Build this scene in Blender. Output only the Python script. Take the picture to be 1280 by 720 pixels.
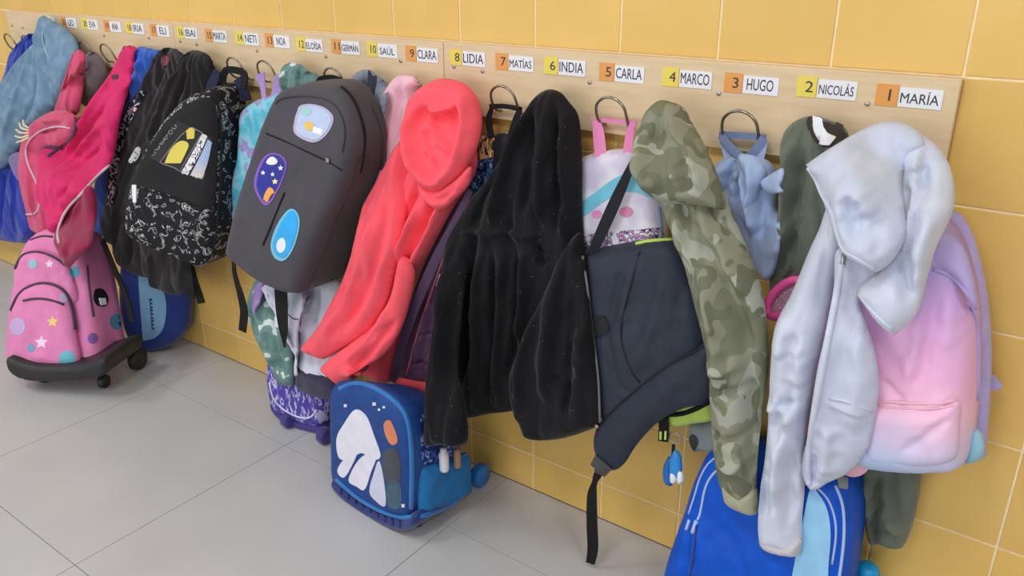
import bpy, math, random
import numpy as np
from mathutils import Vector, Matrix
from mathutils.geometry import delaunay_2d_cdt
from mathutils.bvhtree import BVHTree

scene = bpy.context.scene
for o in list(bpy.data.objects):
    bpy.data.objects.remove(o, do_unlink=True)
COL = scene.collection
rng = np.random.default_rng(7)
random.seed(7)

# ------------------------------------------------------------------ camera
CAM = np.array([0.2014, -1.4453, 1.2838])
YAW, PITCH, ROLL, FPX = 0.6344, 0.3896, -0.0072, 1023.18
def cam_axes():
    cy, sy, cp, sp = math.cos(YAW), math.sin(YAW), math.cos(PITCH), math.sin(PITCH)
    f = np.array([-sy*cp, cy*cp, -sp]); rt = np.array([cy, sy, 0.0]); up = np.cross(rt, f)
    cr, sr = math.cos(ROLL), math.sin(ROLL)
    return cr*rt + sr*up, -sr*rt + cr*up, f
RT, UP, FW = cam_axes()
cd = bpy.data.cameras.new('camera'); cam = bpy.data.objects.new('camera', cd); COL.objects.link(cam)
cd.sensor_fit = 'HORIZONTAL'; cd.sensor_width = 36.0; cd.lens = FPX/1280.0*36.0; cd.clip_start = 0.02
m = Matrix.Identity(4)
for i in range(3):
    m[i][0], m[i][1], m[i][2], m[i][3] = RT[i], UP[i], -FW[i], CAM[i]
cam.matrix_world = m
scene.camera = cam

# ------------------------------------------------------------------ light
w = bpy.data.worlds.new('world'); scene.world = w; w.use_nodes = True
w.node_tree.nodes['Background'].inputs[0].default_value = (0.93, 0.95, 1.0, 1)
w.node_tree.nodes['Background'].inputs[1].default_value = 0.40
def area_lamp(x, y, z, sx, sy, power, col=(1.0, 0.985, 0.97)):
    l = bpy.data.lights.new('ceiling_panel_light', 'AREA'); l.shape = 'RECTANGLE'; l.size = sx; l.size_y = sy
    l.energy = power; l.color = col
    o = bpy.data.objects.new('ceiling_panel_light', l); COL.objects.link(o); o.location = (x, y, z)
    return o
for lx in (-4.0, -2.2, -0.4, 1.4):
    area_lamp(lx, -1.75, 2.75, 0.6, 0.6, 20.0)
wl = area_lamp(-1.3, -3.6, 1.15, 6.0, 1.5, 46.0, (0.97, 0.985, 1.0)); wl.name = 'front_fill_light'; wl.rotation_euler = (math.radians(90), 0, 0)  # unseen frontal fill, added to brighten the lower wall; not a known window
vs = scene.view_settings
vs.view_transform = 'Standard'; vs.look = 'None'; vs.exposure = 0.0; vs.gamma = 1.0; vs.use_curve_mapping = False

# ------------------------------------------------------------------ materials
def lin(c):
    return tuple(((v/255.0)/12.92 if v/255.0 <= 0.04045 else (((v/255.0)+0.055)/1.055)**2.4) for v in c) + (1.0,)
MATS = {}
def _new(name):
    mt = bpy.data.materials.new(name); mt.use_nodes = True
    nt = mt.node_tree; b = nt.nodes['Principled BSDF']
    return mt, nt, b
def N(nt, t, **kw):
    n = nt.nodes.new(t)
    for k, v in kw.items():
        if k.startswith('i_'): n.inputs[int(k[2:]) if k[2:].isdigit() else k[2:].replace('_', ' ')].default_value = v
        else: setattr(n, k, v)
    return n
def ramp(nt, stops, interp='LINEAR'):
    r = nt.nodes.new('ShaderNodeValToRGB'); r.color_ramp.interpolation = interp
    e = r.color_ramp.elements
    while len(e) < len(stops): e.new(0.5)
    for k, (p, c) in enumerate(stops):
        e[k].position = p; e[k].color = c
    return r
def coords(nt, kind='Object', scale=(1, 1, 1), rot=(0, 0, 0)):
    tc = nt.nodes.new('ShaderNodeTexCoord'); mp = nt.nodes.new('ShaderNodeMapping')
    mp.inputs['Scale'].default_value = scale; mp.inputs['Rotation'].default_value = rot
    nt.links.new(tc.outputs[kind], mp.inputs[0]); return mp.outputs[0]
def add_bump(nt, b, vec, scale, strength, dist=0.002, detail=3):
    n = N(nt, 'ShaderNodeTexNoise'); n.inputs['Scale'].default_value = scale; n.inputs['Detail'].default_value = detail
    nt.links.new(vec, n.inputs['Vector'])
    bp = N(nt, 'ShaderNodeBump'); bp.inputs['Strength'].default_value = strength; bp.inputs['Distance'].default_value = dist
    nt.links.new(n.outputs[0], bp.inputs['Height']); nt.links.new(bp.outputs[0], b.inputs['Normal'])
    return bp
def fabric(name, col, rough=0.85, var=0.10, bump=0.35, scale=420, sheen=0.25, vscale=30, spec=0.25):
    if name in MATS: return MATS[name]
    mt, nt, b = _new(name); vec = coords(nt)
    n = N(nt, 'ShaderNodeTexNoise'); n.inputs['Scale'].default_value = vscale; n.inputs['Detail'].default_value = 4
    nt.links.new(vec, n.inputs['Vector'])
    c = lin(col); lo = tuple(v*(1-var) for v in c[:3])+(1,); hi = tuple(min(1, v*(1+var)) for v in c[:3])+(1,)
    r = ramp(nt, [(0.3, lo), (0.7, hi)]); nt.links.new(n.outputs[0], r.inputs[0]); nt.links.new(r.outputs[0], b.inputs['Base Color'])
    b.inputs['Roughness'].default_value = rough; b.inputs['Specular IOR Level'].default_value = spec
    b.inputs['Sheen Weight'].default_value = sheen; b.inputs['Sheen Roughness'].default_value = 0.5
    add_bump(nt, b, vec, scale, bump)
    MATS[name] = mt; return mt
def plain(name, col, rough=0.5, metal=0.0, spec=0.5):
    if name in MATS: return MATS[name]
    mt, nt, b = _new(name); b.inputs['Base Color'].default_value = lin(col)
    b.inputs['Roughness'].default_value = rough; b.inputs['Metallic'].default_value = metal; b.inputs['Specular IOR Level'].default_value = spec
    vec = coords(nt); add_bump(nt, b, vec, 300, 0.08, 0.0005)
    MATS[name] = mt; return mt
def ramp_fabric(name, stops, axis='Z', scale=8, detail=2, kind='noise', interp='CONSTANT', rough=0.85, mapscale=(1, 1, 1), rot=(0, 0, 0), distort=0.0, bump=0.3):
    """cloth print: noise / voronoi / gradient run through a colour ramp"""
    if name in MATS: return MATS[name]
    mt, nt, b = _new(name); vec = coords(nt, 'Object', mapscale, rot)
    if kind == 'noise':
        n = N(nt, 'ShaderNodeTexNoise'); n.inputs['Scale'].default_value = scale; n.inputs['Detail'].default_value = detail
        n.inputs['Distortion'].default_value = distort; out = n.outputs[0]
        nt.links.new(vec, n.inputs['Vector'])
    elif kind == 'voronoi':
        n = N(nt, 'ShaderNodeTexVoronoi'); n.inputs['Scale'].default_value = scale; out = n.outputs[0]
        nt.links.new(vec, n.inputs['Vector'])
    elif kind == 'edge':
        n = N(nt, 'ShaderNodeTexVoronoi'); n.feature = 'DISTANCE_TO_EDGE'; n.inputs['Scale'].default_value = scale; out = n.outputs[0]
        nt.links.new(vec, n.inputs['Vector'])
    else:  # gradient along an axis in metres from the thing's base
        n = N(nt, 'ShaderNodeSeparateXYZ'); nt.links.new(vec, n.inputs[0]); o0 = n.outputs['XYZ'.index(axis)]
        ns = N(nt, 'ShaderNodeTexNoise'); ns.inputs['Scale'].default_value = 9; nt.links.new(vec, ns.inputs['Vector'])
        ma = N(nt, 'ShaderNodeMath', operation='MULTIPLY_ADD'); nt.links.new(ns.outputs[0], ma.inputs[0]); ma.inputs[1].default_value = distort
        nt.links.new(o0, ma.inputs[2])
        mr = N(nt, 'ShaderNodeMath', operation='MULTIPLY'); nt.links.new(ma.outputs[0], mr.inputs[0]); mr.inputs[1].default_value = scale
        out = mr.outputs[0]
    r = ramp(nt, [(p, lin(c)) for p, c in stops], interp)
    nt.links.new(out, r.inputs[0]); nt.links.new(r.outputs[0], b.inputs['Base Color'])
    b.inputs['Roughness'].default_value = rough; b.inputs['Specular IOR Level'].default_value = 0.25
    v2 = coords(nt); add_bump(nt, b, v2, 420, bump)
    MATS[name] = mt; return mt

# ------------------------------------------------------------------ geometry helpers
def ray(px, py): return FW + RT*(px-640)/FPX - UP*(py-360)/FPX
class Frame:
    """a vertical working plane through O with outward normal turned by yaw from the wall's (-y) towards +x"""
    def __init__(s, yaw=0.0, O=(0, 0, 0), tilt=0.0):
        a = math.radians(yaw); t = math.radians(tilt)
        s.U = np.array([math.cos(a), math.sin(a), 0.0]); n0 = np.array([math.sin(a), -math.cos(a), 0.0]); z = np.array([0, 0, 1.0])
        s.Nn = n0*math.cos(t) + z*math.sin(t); s.V = z*math.cos(t) - n0*math.sin(t); s.O = np.array(O, float)
    def un(s, px, py, d):
        r = ray(px, py); t = ((s.O + s.Nn*d - CAM) @ s.Nn)/(r @ s.Nn); P = CAM + r*t - s.O
        return np.array([P @ s.U, P @ s.V])
    def world(s, uv, d):
        return s.O + np.outer(uv[:, 0], s.U) + np.outer(uv[:, 1], s.V) + np.outer(d, s.Nn)
WALL = Frame()
def at(px, py, d, fr=WALL):
    uv = fr.un(px, py, d); return fr.O + uv[0]*fr.U + uv[1]*fr.V + d*fr.Nn

def mesh_obj(name, verts, faces, mat, parent=None, base=None, smooth=True):
    base = np.array(parent['_b'] if parent is not None and '_b' in parent else (base if base is not None else (0, 0, 0)), float)
    me = bpy.data.meshes.new(name)
    me.from_pydata([tuple(v) for v in (np.asarray(verts) - base)], [], faces); me.validate(); me.update()
    if mat is not None: me.materials.append(mat)
    if smooth: me.polygons.foreach_set('use_smooth', [True]*len(me.polygons))
    o = bpy.data.objects.new(name, me); COL.objects.link(o)
    if parent is not None:
        o.parent = parent; o['_b'] = tuple(base)
    else: o.location = base; o['_b'] = tuple(base)
    return o
def thing(name, label, cat, base, group=None):
    o = bpy.data.objects.new(name, None); COL.objects.link(o); o.location = tuple(base); o.empty_display_size = 0.05
    o['label'] = label; o['category'] = cat; o['_b'] = tuple(float(v) for v in base)
    if group: o['group'] = group
    return o
def tag(o, label, cat, group=None):
    o['label'] = label; o['category'] = cat
    if group: o['group'] = group
    return o

def catmull(P, closed, n=8, sharp=None):
    P = np.asarray(P, float); k = len(P); out = []
    rngk = range(k) if closed else range(k-1)
    for i in rngk:
        p1, p2 = P[i], P[(i+1) % k]
        p0 = P[(i-1) % k] if (closed or i > 0) else 2*p1-p2
        p3 = P[(i+2) % k] if (closed or i+2 < k) else 2*p2-p1
        if sharp is not None:
            if sharp[i]: p0 = p1
            if sharp[(i+1) % k]: p3 = p2
        for j in range(n):
            t = j/n
            out.append(0.5*((2*p1) + (-p0+p2)*t + (2*p0-5*p1+4*p2-p3)*t*t + (-p0+3*p1-3*p2+p3)*t**3))
    if not closed: out.append(P[-1])
    return np.array(out)
def resample(P, step, closed):
    Q = np.vstack([P, P[:1]]) if closed else P
    d = np.r_[0, np.cumsum(np.linalg.norm(np.diff(Q, axis=0), axis=1))]
    n = max(int(round(d[-1]/step)), 6 if closed else 2)
    s = np.linspace(0, d[-1], n+1)
    R = np.stack([np.interp(s, d, Q[:, i]) for i in range(Q.shape[1])], 1)
    return R[:-1] if closed else R
def seg_dist(X, P, closed=False):
    """distance of points X to polyline P, parameter 0..1 along it and signed side"""
    A = P if closed else P[:-1]; B = np.roll(P, -1, 0) if closed else P[1:]
    L = np.linalg.norm(B-A, axis=1); cum = np.r_[0, np.cumsum(L)]
    best = np.full(len(X), 1e9); tt = np.zeros(len(X)); sg = np.ones(len(X))
    for i in range(len(A)):
        ab = B[i]-A[i]; l2 = max(ab @ ab, 1e-14)
        t = np.clip(((X-A[i]) @ ab)/l2, 0, 1); q = X - (A[i]+t[:, None]*ab); d = np.hypot(q[:, 0], q[:, 1])
        mk = d < best; best[mk] = d[mk]; tt[mk] = (cum[i]+t[mk]*L[i])/max(cum[-1], 1e-9)
        cr = ab[0]*q[:, 1]-ab[1]*q[:, 0]; sg[mk] = np.sign(cr[mk])
    return best, tt, sg
def inside(X, P):
    r = np.zeros(len(X), bool); A = P; B = np.roll(P, -1, 0)
    for i in range(len(A)):
        c = (A[i, 1] > X[:, 1]) != (B[i, 1] > X[:, 1])
        with np.errstate(divide='ignore', invalid='ignore'):
            xi = (B[i, 0]-A[i, 0])*(X[:, 1]-A[i, 1])/(B[i, 1]-A[i, 1]) + A[i, 0]
        r ^= c & (X[:, 0] < xi)
    return r
def fill(P, step):
    """triangulate a closed outline with even interior points -> points, triangles, ordered rim"""
    n = len(P); lo, hi = P.min(0), P.max(0)
    xs = np.arange(lo[0], hi[0], step); ys = np.arange(lo[1], hi[1], step*0.866)
    G = np.array([(x + (step*0.5 if j % 2 else 0), y) for j, y in enumerate(ys) for x in xs]) if len(xs) and len(ys) else np.zeros((0, 2))
    if len(G):
        G = G[inside(G, P)]
        if len(G): G = G[seg_dist(G, P, True)[0] > step*0.55]
    allp = np.vstack([P, G]) if len(G) else P
    r = delaunay_2d_cdt([Vector(p) for p in allp], [], [list(range(n))], 1, 1e-9)
    V = np.array([(v[0], v[1]) for v in r[0]]); F = [tuple(f) for f in r[2]]
    V2 = V
    # orientation (counter-clockwise)
    F = [f if ((V2[f[1]][0]-V2[f[0]][0])*(V2[f[2]][1]-V2[f[0]][1])-(V2[f[1]][1]-V2[f[0]][1])*(V2[f[2]][0]-V2[f[0]][0])) > 0 else (f[0], f[2], f[1]) for f in F]
    ec = {}
    for f in F:
        for a, b in ((f[0], f[1]), (f[1], f[2]), (f[2], f[0])): ec[(a, b)] = 1
    rim = [(a, b) for (a, b) in ec if (b, a) not in ec]
    return V, F, rim
def wob(X, amp, fu, fv, seed):
    r = np.random.default_rng(seed); out = np.zeros(len(X))
    wx = X + 0.25/fu*np.stack([np.sin(X[:, 1]*fv*2+seed), np.cos(X[:, 0]*fu*1.3+seed)], 1)
    for i in range(7):
        a, b = r.normal(0, 1, 2); s = 0.6+1.6*r.random()
        out += np.sin((wx[:, 0]*fu*a + wx[:, 1]*fv*b)*s*2 + r.random()*6.28)
    return amp*out/3.0

SURF = {}   # world-space triangles of built sheets, for laying trims on them
COLL = []   # the same with the thing they belong to, so that cloth rests on what is already there
def root_of(parent):
    while parent is not None and parent.parent is not None: parent = parent.parent
    return parent.name if parent is not None else None
def ridge(X, amp, fu, fv, seed):
    return amp*(0.55-np.abs(wob(X, 1.0, fu, fv, seed)))
def sheet(name, outline, depth, parent, mat, T=0.03, B=0.015, R=0.04, wall=0.0, folds=(), noise=(0.003, 14, 6), res=None,
          fr=WALL, seed=1, base=None, spread=0.0, crinkle=0.0016, rest=True, limit=0.07, drape=None, back_at=None):
    """closed soft solid: traced outline set at a depth from the wall, puffed forward by T, backward by B, with folds"""
    if res is None: res = 0.0045 if wall == 0 else 0.006
    sharp = [len(p) > 2 for p in outline]; px = np.array([p[:2] for p in outline], float)
    if isinstance(depth, (int, float)): ctrl = [(px[:, 0].mean(), px[:, 1].mean(), depth)]
    else: ctrl = depth
    cp = np.array(ctrl, float)
    cuv = np.array([fr.un(*c) for c in ctrl])
    def idw(Q, K, Z, eps):
        d2 = ((Q[:, None, :]-K[None])**2).sum(2)+eps; wgt = 1/d2**1.2
        return (wgt*Z).sum(1)/wgt.sum(1)
    dpx = lambda Q: idw(np.asarray(Q, float), cp[:, :2], cp[:, 2], 60.0)
    duv = lambda Q: idw(Q, cuv, cp[:, 2], 4e-4)
    def touv(Q):
        Q = np.asarray(Q, float); d = dpx(Q); return np.array([fr.un(q[0], q[1], dd) for q, dd in zip(Q, d)])
    P = catmull(px, True, 8, sharp); P = resample(touv(P), res*0.75, True)
    V, F, rim = fill(P, res)
    dist, _, _ = seg_dist(V, P, True)
    soft = wall == 0
    s = np.clip(dist/R, 0, 1); prof = np.maximum(0, 1-(1-s)**2)**(0.68 if soft else 0.5)
    base_d = duv(V)
    if len(cp) > 1:      # settle on the depth that the traced outline was set at
        for _ in range(10):
            W_ = fr.world(V, base_d)-CAM; zz = W_ @ FW
            base_d = 0.4*base_d + 0.6*dpx(np.stack([640+FPX*(W_ @ RT)/zz, 360-FPX*(W_ @ UP)/zz], 1))
    f = T*(0.82 if soft else 1.0)*prof
    mask = np.clip(dist/(R*0.8), 0, 1)
    if noise:
        f = f + mask*wob(V, noise[0], noise[1], noise[2], seed)
        if soft and crinkle: f = f + np.clip(dist/0.012, 0, 1)*(ridge(V, crinkle, 20, 9, seed+50) + ridge(V, crinkle*0.4, 55, 26, seed+80))
    if drape:            # long gathers running down from where the cloth hangs
        c0 = fr.un(drape[0], drape[1], dpx([(drape[0], drape[1])])[0]); q = V-c0; rr_ = np.hypot(q[:, 0], q[:, 1]); th = np.arctan2(q[:, 0], -q[:, 1])
        ss = np.abs(np.sin(drape[2]*th + 0.5*np.sin(rr_*14+seed) + seed)); ss2 = np.abs(np.sin(drape[2]*2.3*th + 0.8*np.sin(rr_*9+2*seed) + 2*seed))
        f = f + 1.7*drape[3]*(ss**0.7-0.6 + 0.35*(ss2**0.7-0.6))*np.clip(rr_/0.10, 0.15, 1)*np.clip(dist/0.02, 0, 1)
    ka, kw = (1.55, 1.0) if soft else (1.0, 1.0)
    for fo in folds:
        pl, amp, wd = fo[0], fo[1]*ka, fo[2]*kw; kind = fo[3] if len(fo) > 3 else 'r'
        if kind == 'd':      # a hollow with the given outline
            L = touv(catmull(pl, True, 6)); d = seg_dist(V, L, True)[0]*np.where(inside(V, L), 1, -1)
            g = np.clip(d/wd*0.5+0.5, 0, 1); f = f + amp*g*g*(3-2*g); continue
        L = touv(catmull(pl, False, 6)); d, t, sg = seg_dist(V, L)
        tp = np.clip(np.minimum(t, 1-t)/0.2, 0, 1); tp = 0.15+0.85*tp*tp*(3-2*tp)
        d = d*(1+0.25*np.sin(t*17+seed))
        if kind == 'r': g = np.exp(-(d/wd)**2)
        else:
            side = 1 if kind == '+' else -1
            g = np.where(sg*side > 0, np.exp(-d/(wd*1.6)), np.exp(-(d/(wd*0.35))**2))
        f = f + amp*g*tp*np.clip(dist/(wd*0.6+1e-4), 0, 1)
    E_ = np.array(sorted({(min(a, b), max(a, b)) for t in F for a, b in ((t[0], t[1]), (t[1], t[2]), (t[2], t[0]))})); deg = np.bincount(E_.ravel(), minlength=len(V))
    rimv = np.zeros(len(V), bool); rimv[[a for a, b in rim]] = True
    for _ in range(1):
        acc = np.zeros(len(V)); np.add.at(acc, E_[:, 0], f[E_[:, 1]]); np.add.at(acc, E_[:, 1], f[E_[:, 0]])
        f = np.where(rimv, f, 0.7*f+0.3*acc/np.maximum(deg, 1))
    f = np.maximum(f, -B*prof*0.6)
    nv = len(V); df = base_d+f; bd = base_d-wall-B*prof
    if back_at is not None: bd = np.minimum(np.maximum(bd, back_at), df-0.01)
    front = fr.world(V, df); Vb = V
    if spread:
        c = V.mean(0)
        if isinstance(spread, tuple): c[1] = V[:, 1].min(); Vb = c + (V-c)*np.array([1+spread[0], 1+spread[1]])
        else: Vb = c + (V-c)*(1+spread)
    me_ = root_of(parent)
    lo, hi = front.min(0)-0.03, front.max(0)+0.03
    near = [c for c in COLL if c[0] != me_ and rest and (c[2] < hi).all() and (c[3] > np.array([lo[0], -9, lo[2]])).all()] if rest else []
    if near:
        need = np.full(nv, -9.0)
        req = np.zeros(nv)
        for it in range(4):
            P0 = front if it == 0 else front2
            hh = np.full(nv, -9.0); D = Vector(-fr.Nn)
            cur = (P0-fr.O) @ fr.Nn
            offs = [fr.U*du + fr.V*dv + fr.Nn*0.6 for du, dv in ((0, 0), (0.005, 0), (-0.005, 0), (0, 0.005), (0, -0.005))]
            slack = 0.012 if fr is WALL else 0.08
            for c in near:
                ok = np.nonzero((P0[:, 0] > c[2][0]-slack) & (P0[:, 0] < c[3][0]+slack) & (P0[:, 2] > c[2][2]-slack) & (P0[:, 2] < c[3][2]+slack))[0]
                for i in ok:
                    for of in offs:
                        h = c[1].ray_cast(Vector(P0[i]+of), D, 1.5)
                        if h[0] is not None:
                            z = cur[i]+0.6-h[3]
                            if z-df[i] < limit and z > hh[i]: hh[i] = z
            need = np.where(hh > -5, hh+0.003, -9)
            nd_all = need if it == 0 else np.maximum(nd_all, need)
            req = np.maximum(req, need+0.004-df)
            push = req.copy()
            for _ in range(24):
                acc = np.zeros(nv); np.add.at(acc, E_[:, 0], push[E_[:, 1]]); np.add.at(acc, E_[:, 1], push[E_[:, 0]])
                push = np.maximum(req, 0.96*acc/np.maximum(deg, 1))
            base0 = fr.world(V, df); dr = CAM-base0; dr /= np.linalg.norm(dr, axis=1)[:, None]
            front2 = base0 + dr*(push/np.maximum(dr @ fr.Nn, 0.2))[:, None]
            if push.max() < 1e-5 or (it and (need+0.0015 < df+push).all()): break
        dfn = df+push; bd = np.maximum(bd, np.minimum(nd_all, dfn-0.004)); front = front2
        if not soft: bd = np.minimum(bd, dfn-0.012)
        backuv = Vb + np.stack([(front-fr.world(V, dfn)) @ fr.U, (front-fr.world(V, dfn)) @ fr.V], 1); Vb = backuv
    if fr is WALL: bd = np.maximum(bd, np.where((fr.world(Vb, bd)[:, 2] > 0.93) & (fr.world(Vb, bd)[:, 2] < 1.12), 0.0215, 0.004))
    back = fr.world(Vb, bd)
    if fr is not WALL: back[:, 1] = np.minimum(back[:, 1], -0.006)
    verts = [front]; faces = [tuple(x) for x in F]
    if wall > 0:
        nr = max(2, int(wall/0.03)); rv = sorted({a for a, b in rim}|{b for a, b in rim}); ix = {v: i for i, v in enumerate(rv)}
        prev = {v: v for v in rv}; off = nv
        for k in range(1, nr):
            q = k/nr; verts.append(front[rv]*(1-q)+back[rv]*q); cur = {v: off+ix[v] for v in rv}; off += len(rv)
            for a, b in rim: faces.append((prev[b], prev[a], cur[a], cur[b]))
            prev = cur
        boff = off
        for a, b in rim: faces.append((prev[b], prev[a], boff+a, boff+b))
        verts.append(back); faces += [(boff+t[0], boff+t[2], boff+t[1]) for t in F]
    else:
        rims = {a for a, b in rim}|{b for a, b in rim}; mp = {}; keep = []
        for i in range(nv):
            if i in rims: mp[i] = i
            else: mp[i] = nv+len(keep); keep.append(i)
        verts.append(back[keep]); faces += [(mp[t[0]], mp[t[2]], mp[t[1]]) for t in F]
    A = np.vstack(verts)
    A[:, 2] = np.maximum(A[:, 2], 0.002)
    bs = base if base is not None else (None if parent is not None else A.mean(0)*np.array([1, 1, 0])+np.array([0, 0, A[:, 2].min()]))
    o = mesh_obj(name, A, faces, mat, parent, bs)
    SURF[o.name] = BVHTree.FromPolygons([tuple(v) for v in A], faces)
    COLL.append((me_ or o.name, SURF[o.name], A.min(0), A.max(0)))
    return o
def hit(px, py, targets, push=0.0):
    r = ray(px, py); r = r/np.linalg.norm(r); best = None
    for t in targets:
        h = SURF[t.name].ray_cast(Vector(CAM), Vector(r), 10)
        if h[0] is not None and (best is None or h[3] < best[3]): best = h
    if best is None:
        for t in targets:      # beside the cloth: nearest point to the ray
            for q in np.linspace(1.2, 4.0, 40):
                h = SURF[t.name].find_nearest(Vector(CAM + r*q))
                if best is None or h[3] < best[3]: best = h
    n = np.array(best[1]); n = n if n @ r < 0 else -n
    return np.array(best[0]) + n*push, n
def decal(name, poly, targets, parent, mat, thick=0.0015, step=4.0, smooth=True, closed_curve=True):
    """a thin sewn-on or printed patch lying on built surfaces"""
    if not isinstance(targets, (list, tuple)): targets = [targets]
    sharp = [len(p) > 2 for p in poly]; px = np.array([p[:2] for p in poly], float)
    P = catmull(px, True, 6, sharp) if closed_curve else px
    P = resample(P, step*0.8, True)
    if (P[:, 0]*np.roll(P[:, 1], -1) - np.roll(P[:, 0], -1)*P[:, 1]).sum() < 0: P = P[::-1]
    V, F, rim = fill(P, step)
    H = [hit(v[0], v[1], targets) for v in V]
    pos = np.array([h[0] for h in H]); nor = np.array([h[1] for h in H])
    top = pos + nor*thick; bot = pos - nor*0.0015; n = len(V)
    faces = [(f[0], f[2], f[1]) for f in F] + [(n+f[0], n+f[1], n+f[2]) for f in F]
    rv = sorted({a for a, b in rim}|{b for a, b in rim}); ix = {v: 2*n+i for i, v in enumerate(rv)}; m_ = len(rv)
    for a, b in rim: faces.append((ix[a], ix[b], ix[b]+m_, ix[a]+m_))
    A = np.vstack([top, bot, top[rv], bot[rv]])
    o = mesh_obj(name, A, faces, mat, parent, None if parent is not None else pos.mean(0))
    SURF[o.name] = BVHTree.FromPolygons([tuple(v) for v in A], faces)
    return o
def tube_mesh(P, r, sides=7, closed=False):
    P = np.asarray(P, float); n = len(P)
    T = np.gradient(P, axis=0) if not closed else (np.roll(P, -1, 0)-np.roll(P, 1, 0))
    T /= np.maximum(np.linalg.norm(T, axis=1), 1e-9)[:, None]
    rr = np.broadcast_to(np.asarray(r, float), (n,))
    nrm = np.cross(T[0], [0.3, 0.2, 0.93]); nrm /= np.linalg.norm(nrm); vs_, fs = [], []
    for i in range(n):
        nrm = nrm - T[i]*(nrm @ T[i]); nrm /= max(np.linalg.norm(nrm), 1e-9); bn = np.cross(T[i], nrm)
        for k in range(sides):
            a = 2*math.pi*k/sides; vs_.append(P[i]+rr[i]*(math.cos(a)*nrm+math.sin(a)*bn))
    for i in range(n if closed else n-1):
        j = (i+1) % n
        for k in range(sides): fs.append((i*sides+k, i*sides+(k+1) % sides, j*sides+(k+1) % sides, j*sides+k))
    if not closed:
        fs.append(tuple(range(sides-1, -1, -1))); fs.append(tuple((n-1)*sides+k for k in range(sides)))
    return np.array(vs_), fs
def tube(name, P, r, mat, parent=None, sides=7, closed=False, smooth_n=5):
    P = catmull(P, closed, smooth_n) if smooth_n else np.asarray(P, float)
    v, f = tube_mesh(P, r, sides, closed); return mesh_obj(name, v, f, mat, parent, P.mean(0) if parent is None else None)
def seam(name, line, targets, parent, mat, r=0.002, n=4, push=0.0005, sides=6):
    """a zip, piping or seam run along built surfaces"""
    if not isinstance(targets, (list, tuple)): targets = [targets]
    Q = catmull(line, False, n); P = np.array([hit(q[0], q[1], targets, push)[0] for q in Q])
    if len(P) > 4:
        for _ in range(2): P[1:-1] = 0.25*P[:-2]+0.5*P[1:-1]+0.25*P[2:]
    v, f = tube_mesh(P, r, sides); return mesh_obj(name, v, f, mat, parent, P.mean(0) if parent is None else None)
def ribbon(name, pts, width, mat, parent=None, thick=0.003, face=(0.35, -1, 0.1), n=6):
    """webbing: pts are world points, width one value or one per point"""
    P = np.asarray(pts, float); wv = np.broadcast_to(np.asarray(width, float), (len(P),))
    Q = catmull(np.c_[P, wv], False, n); P, wv = Q[:, :3], Q[:, 3]
    T = np.gradient(P, axis=0); T /= np.maximum(np.linalg.norm(T, axis=1), 1e-9)[:, None]
    fn = np.array(face, float); vs_, fs = [], []
    for i in range(len(P)):
        s = np.cross(T[i], fn); s /= max(np.linalg.norm(s), 1e-9); nn = np.cross(s, T[i])
        for a, b in ((-1, -1), (1, -1), (1, 1), (-1, 1)): vs_.append(P[i]+s*a*wv[i]/2+nn*b*thick/2)
    k = len(P)
    for i in range(k-1):
        for c in range(4): fs.append((i*4+c, i*4+(c+1) % 4, i*4+4+(c+1) % 4, i*4+4+c))
    fs.append((3, 2, 1, 0)); fs.append(tuple((k-1)*4+c for c in range(4)))
    return mesh_obj(name, vs_, fs, mat, parent, P.mean(0) if parent is None else None, smooth=False)
def strap(name, pix, width, mat, parent=None, thick=0.003, fr=WALL, n=6, face=(0.35, -1, 0.1)):
    return ribbon(name, [at(p[0], p[1], p[2], fr) for p in pix], width, mat, parent, thick, face, n)
def box_mesh(sx, sy, sz, bev=0.0):
    x, y, z = sx/2, sy/2, sz/2; b = min(bev, x*0.9, y*0.9, z*0.9)
    if b <= 0:
        v = [(i*x, j*y, k*z) for i in (-1, 1) for j in (-1, 1) for k in (-1, 1)]
        return np.array(v), [(0, 1, 3, 2), (4, 6, 7, 5), (0, 4, 5, 1), (2, 3, 7, 6), (0, 2, 6, 4), (1, 5, 7, 3)]
    import bmesh
    bm = bmesh.new(); bmesh.ops.create_cube(bm, size=1.0); bmesh.ops.scale(bm, vec=(sx, sy, sz), verts=bm.verts)
    bmesh.ops.bevel(bm, geom=bm.edges[:], offset=b, segments=2, affect='EDGES', profile=0.5)
    v = np.array([p.co[:] for p in bm.verts]); bm.verts.index_update(); f = [tuple(q.index for q in fc.verts) for fc in bm.faces]; bm.free()
    return v, f
def box(name, c, size, mat, parent=None, bev=0.0, rotz=0.0, rotx=0.0):
    v, f = box_mesh(*size, bev); M = Matrix.Rotation(rotz, 3, 'Z') @ Matrix.Rotation(rotx, 3, 'X')
    v = v @ np.array(M).T + np.array(c); return mesh_obj(name, v, f, mat, parent, c if parent is None else None, smooth=False)
def disc(name, c, axis, r, h, mat, parent=None, n=18, r2=None):
    a = np.array(axis, float); a /= np.linalg.norm(a); p = np.cross(a, [0.31, 0.2, 0.9]); p /= np.linalg.norm(p); q = np.cross(a, p)
    prof = [(0, -h/2), (r*0.85, -h/2), (r, -h/2*0.7), (r, h/2*0.7), ((r2 or r)*0.85, h/2), (0, h/2)]
    vs_, fs = [], []
    for rr, hh in prof:
        for k in range(n):
            t = 2*math.pi*k/n; vs_.append(np.array(c)+a*hh+(p*math.cos(t)+q*math.sin(t))*max(rr, 1e-4))
    for i in range(len(prof)-1):
        for k in range(n): fs.append((i*n+k, i*n+(k+1) % n, (i+1)*n+(k+1) % n, (i+1)*n+k))
    return mesh_obj(name, vs_, fs, mat, parent, c if parent is None else None)

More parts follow.
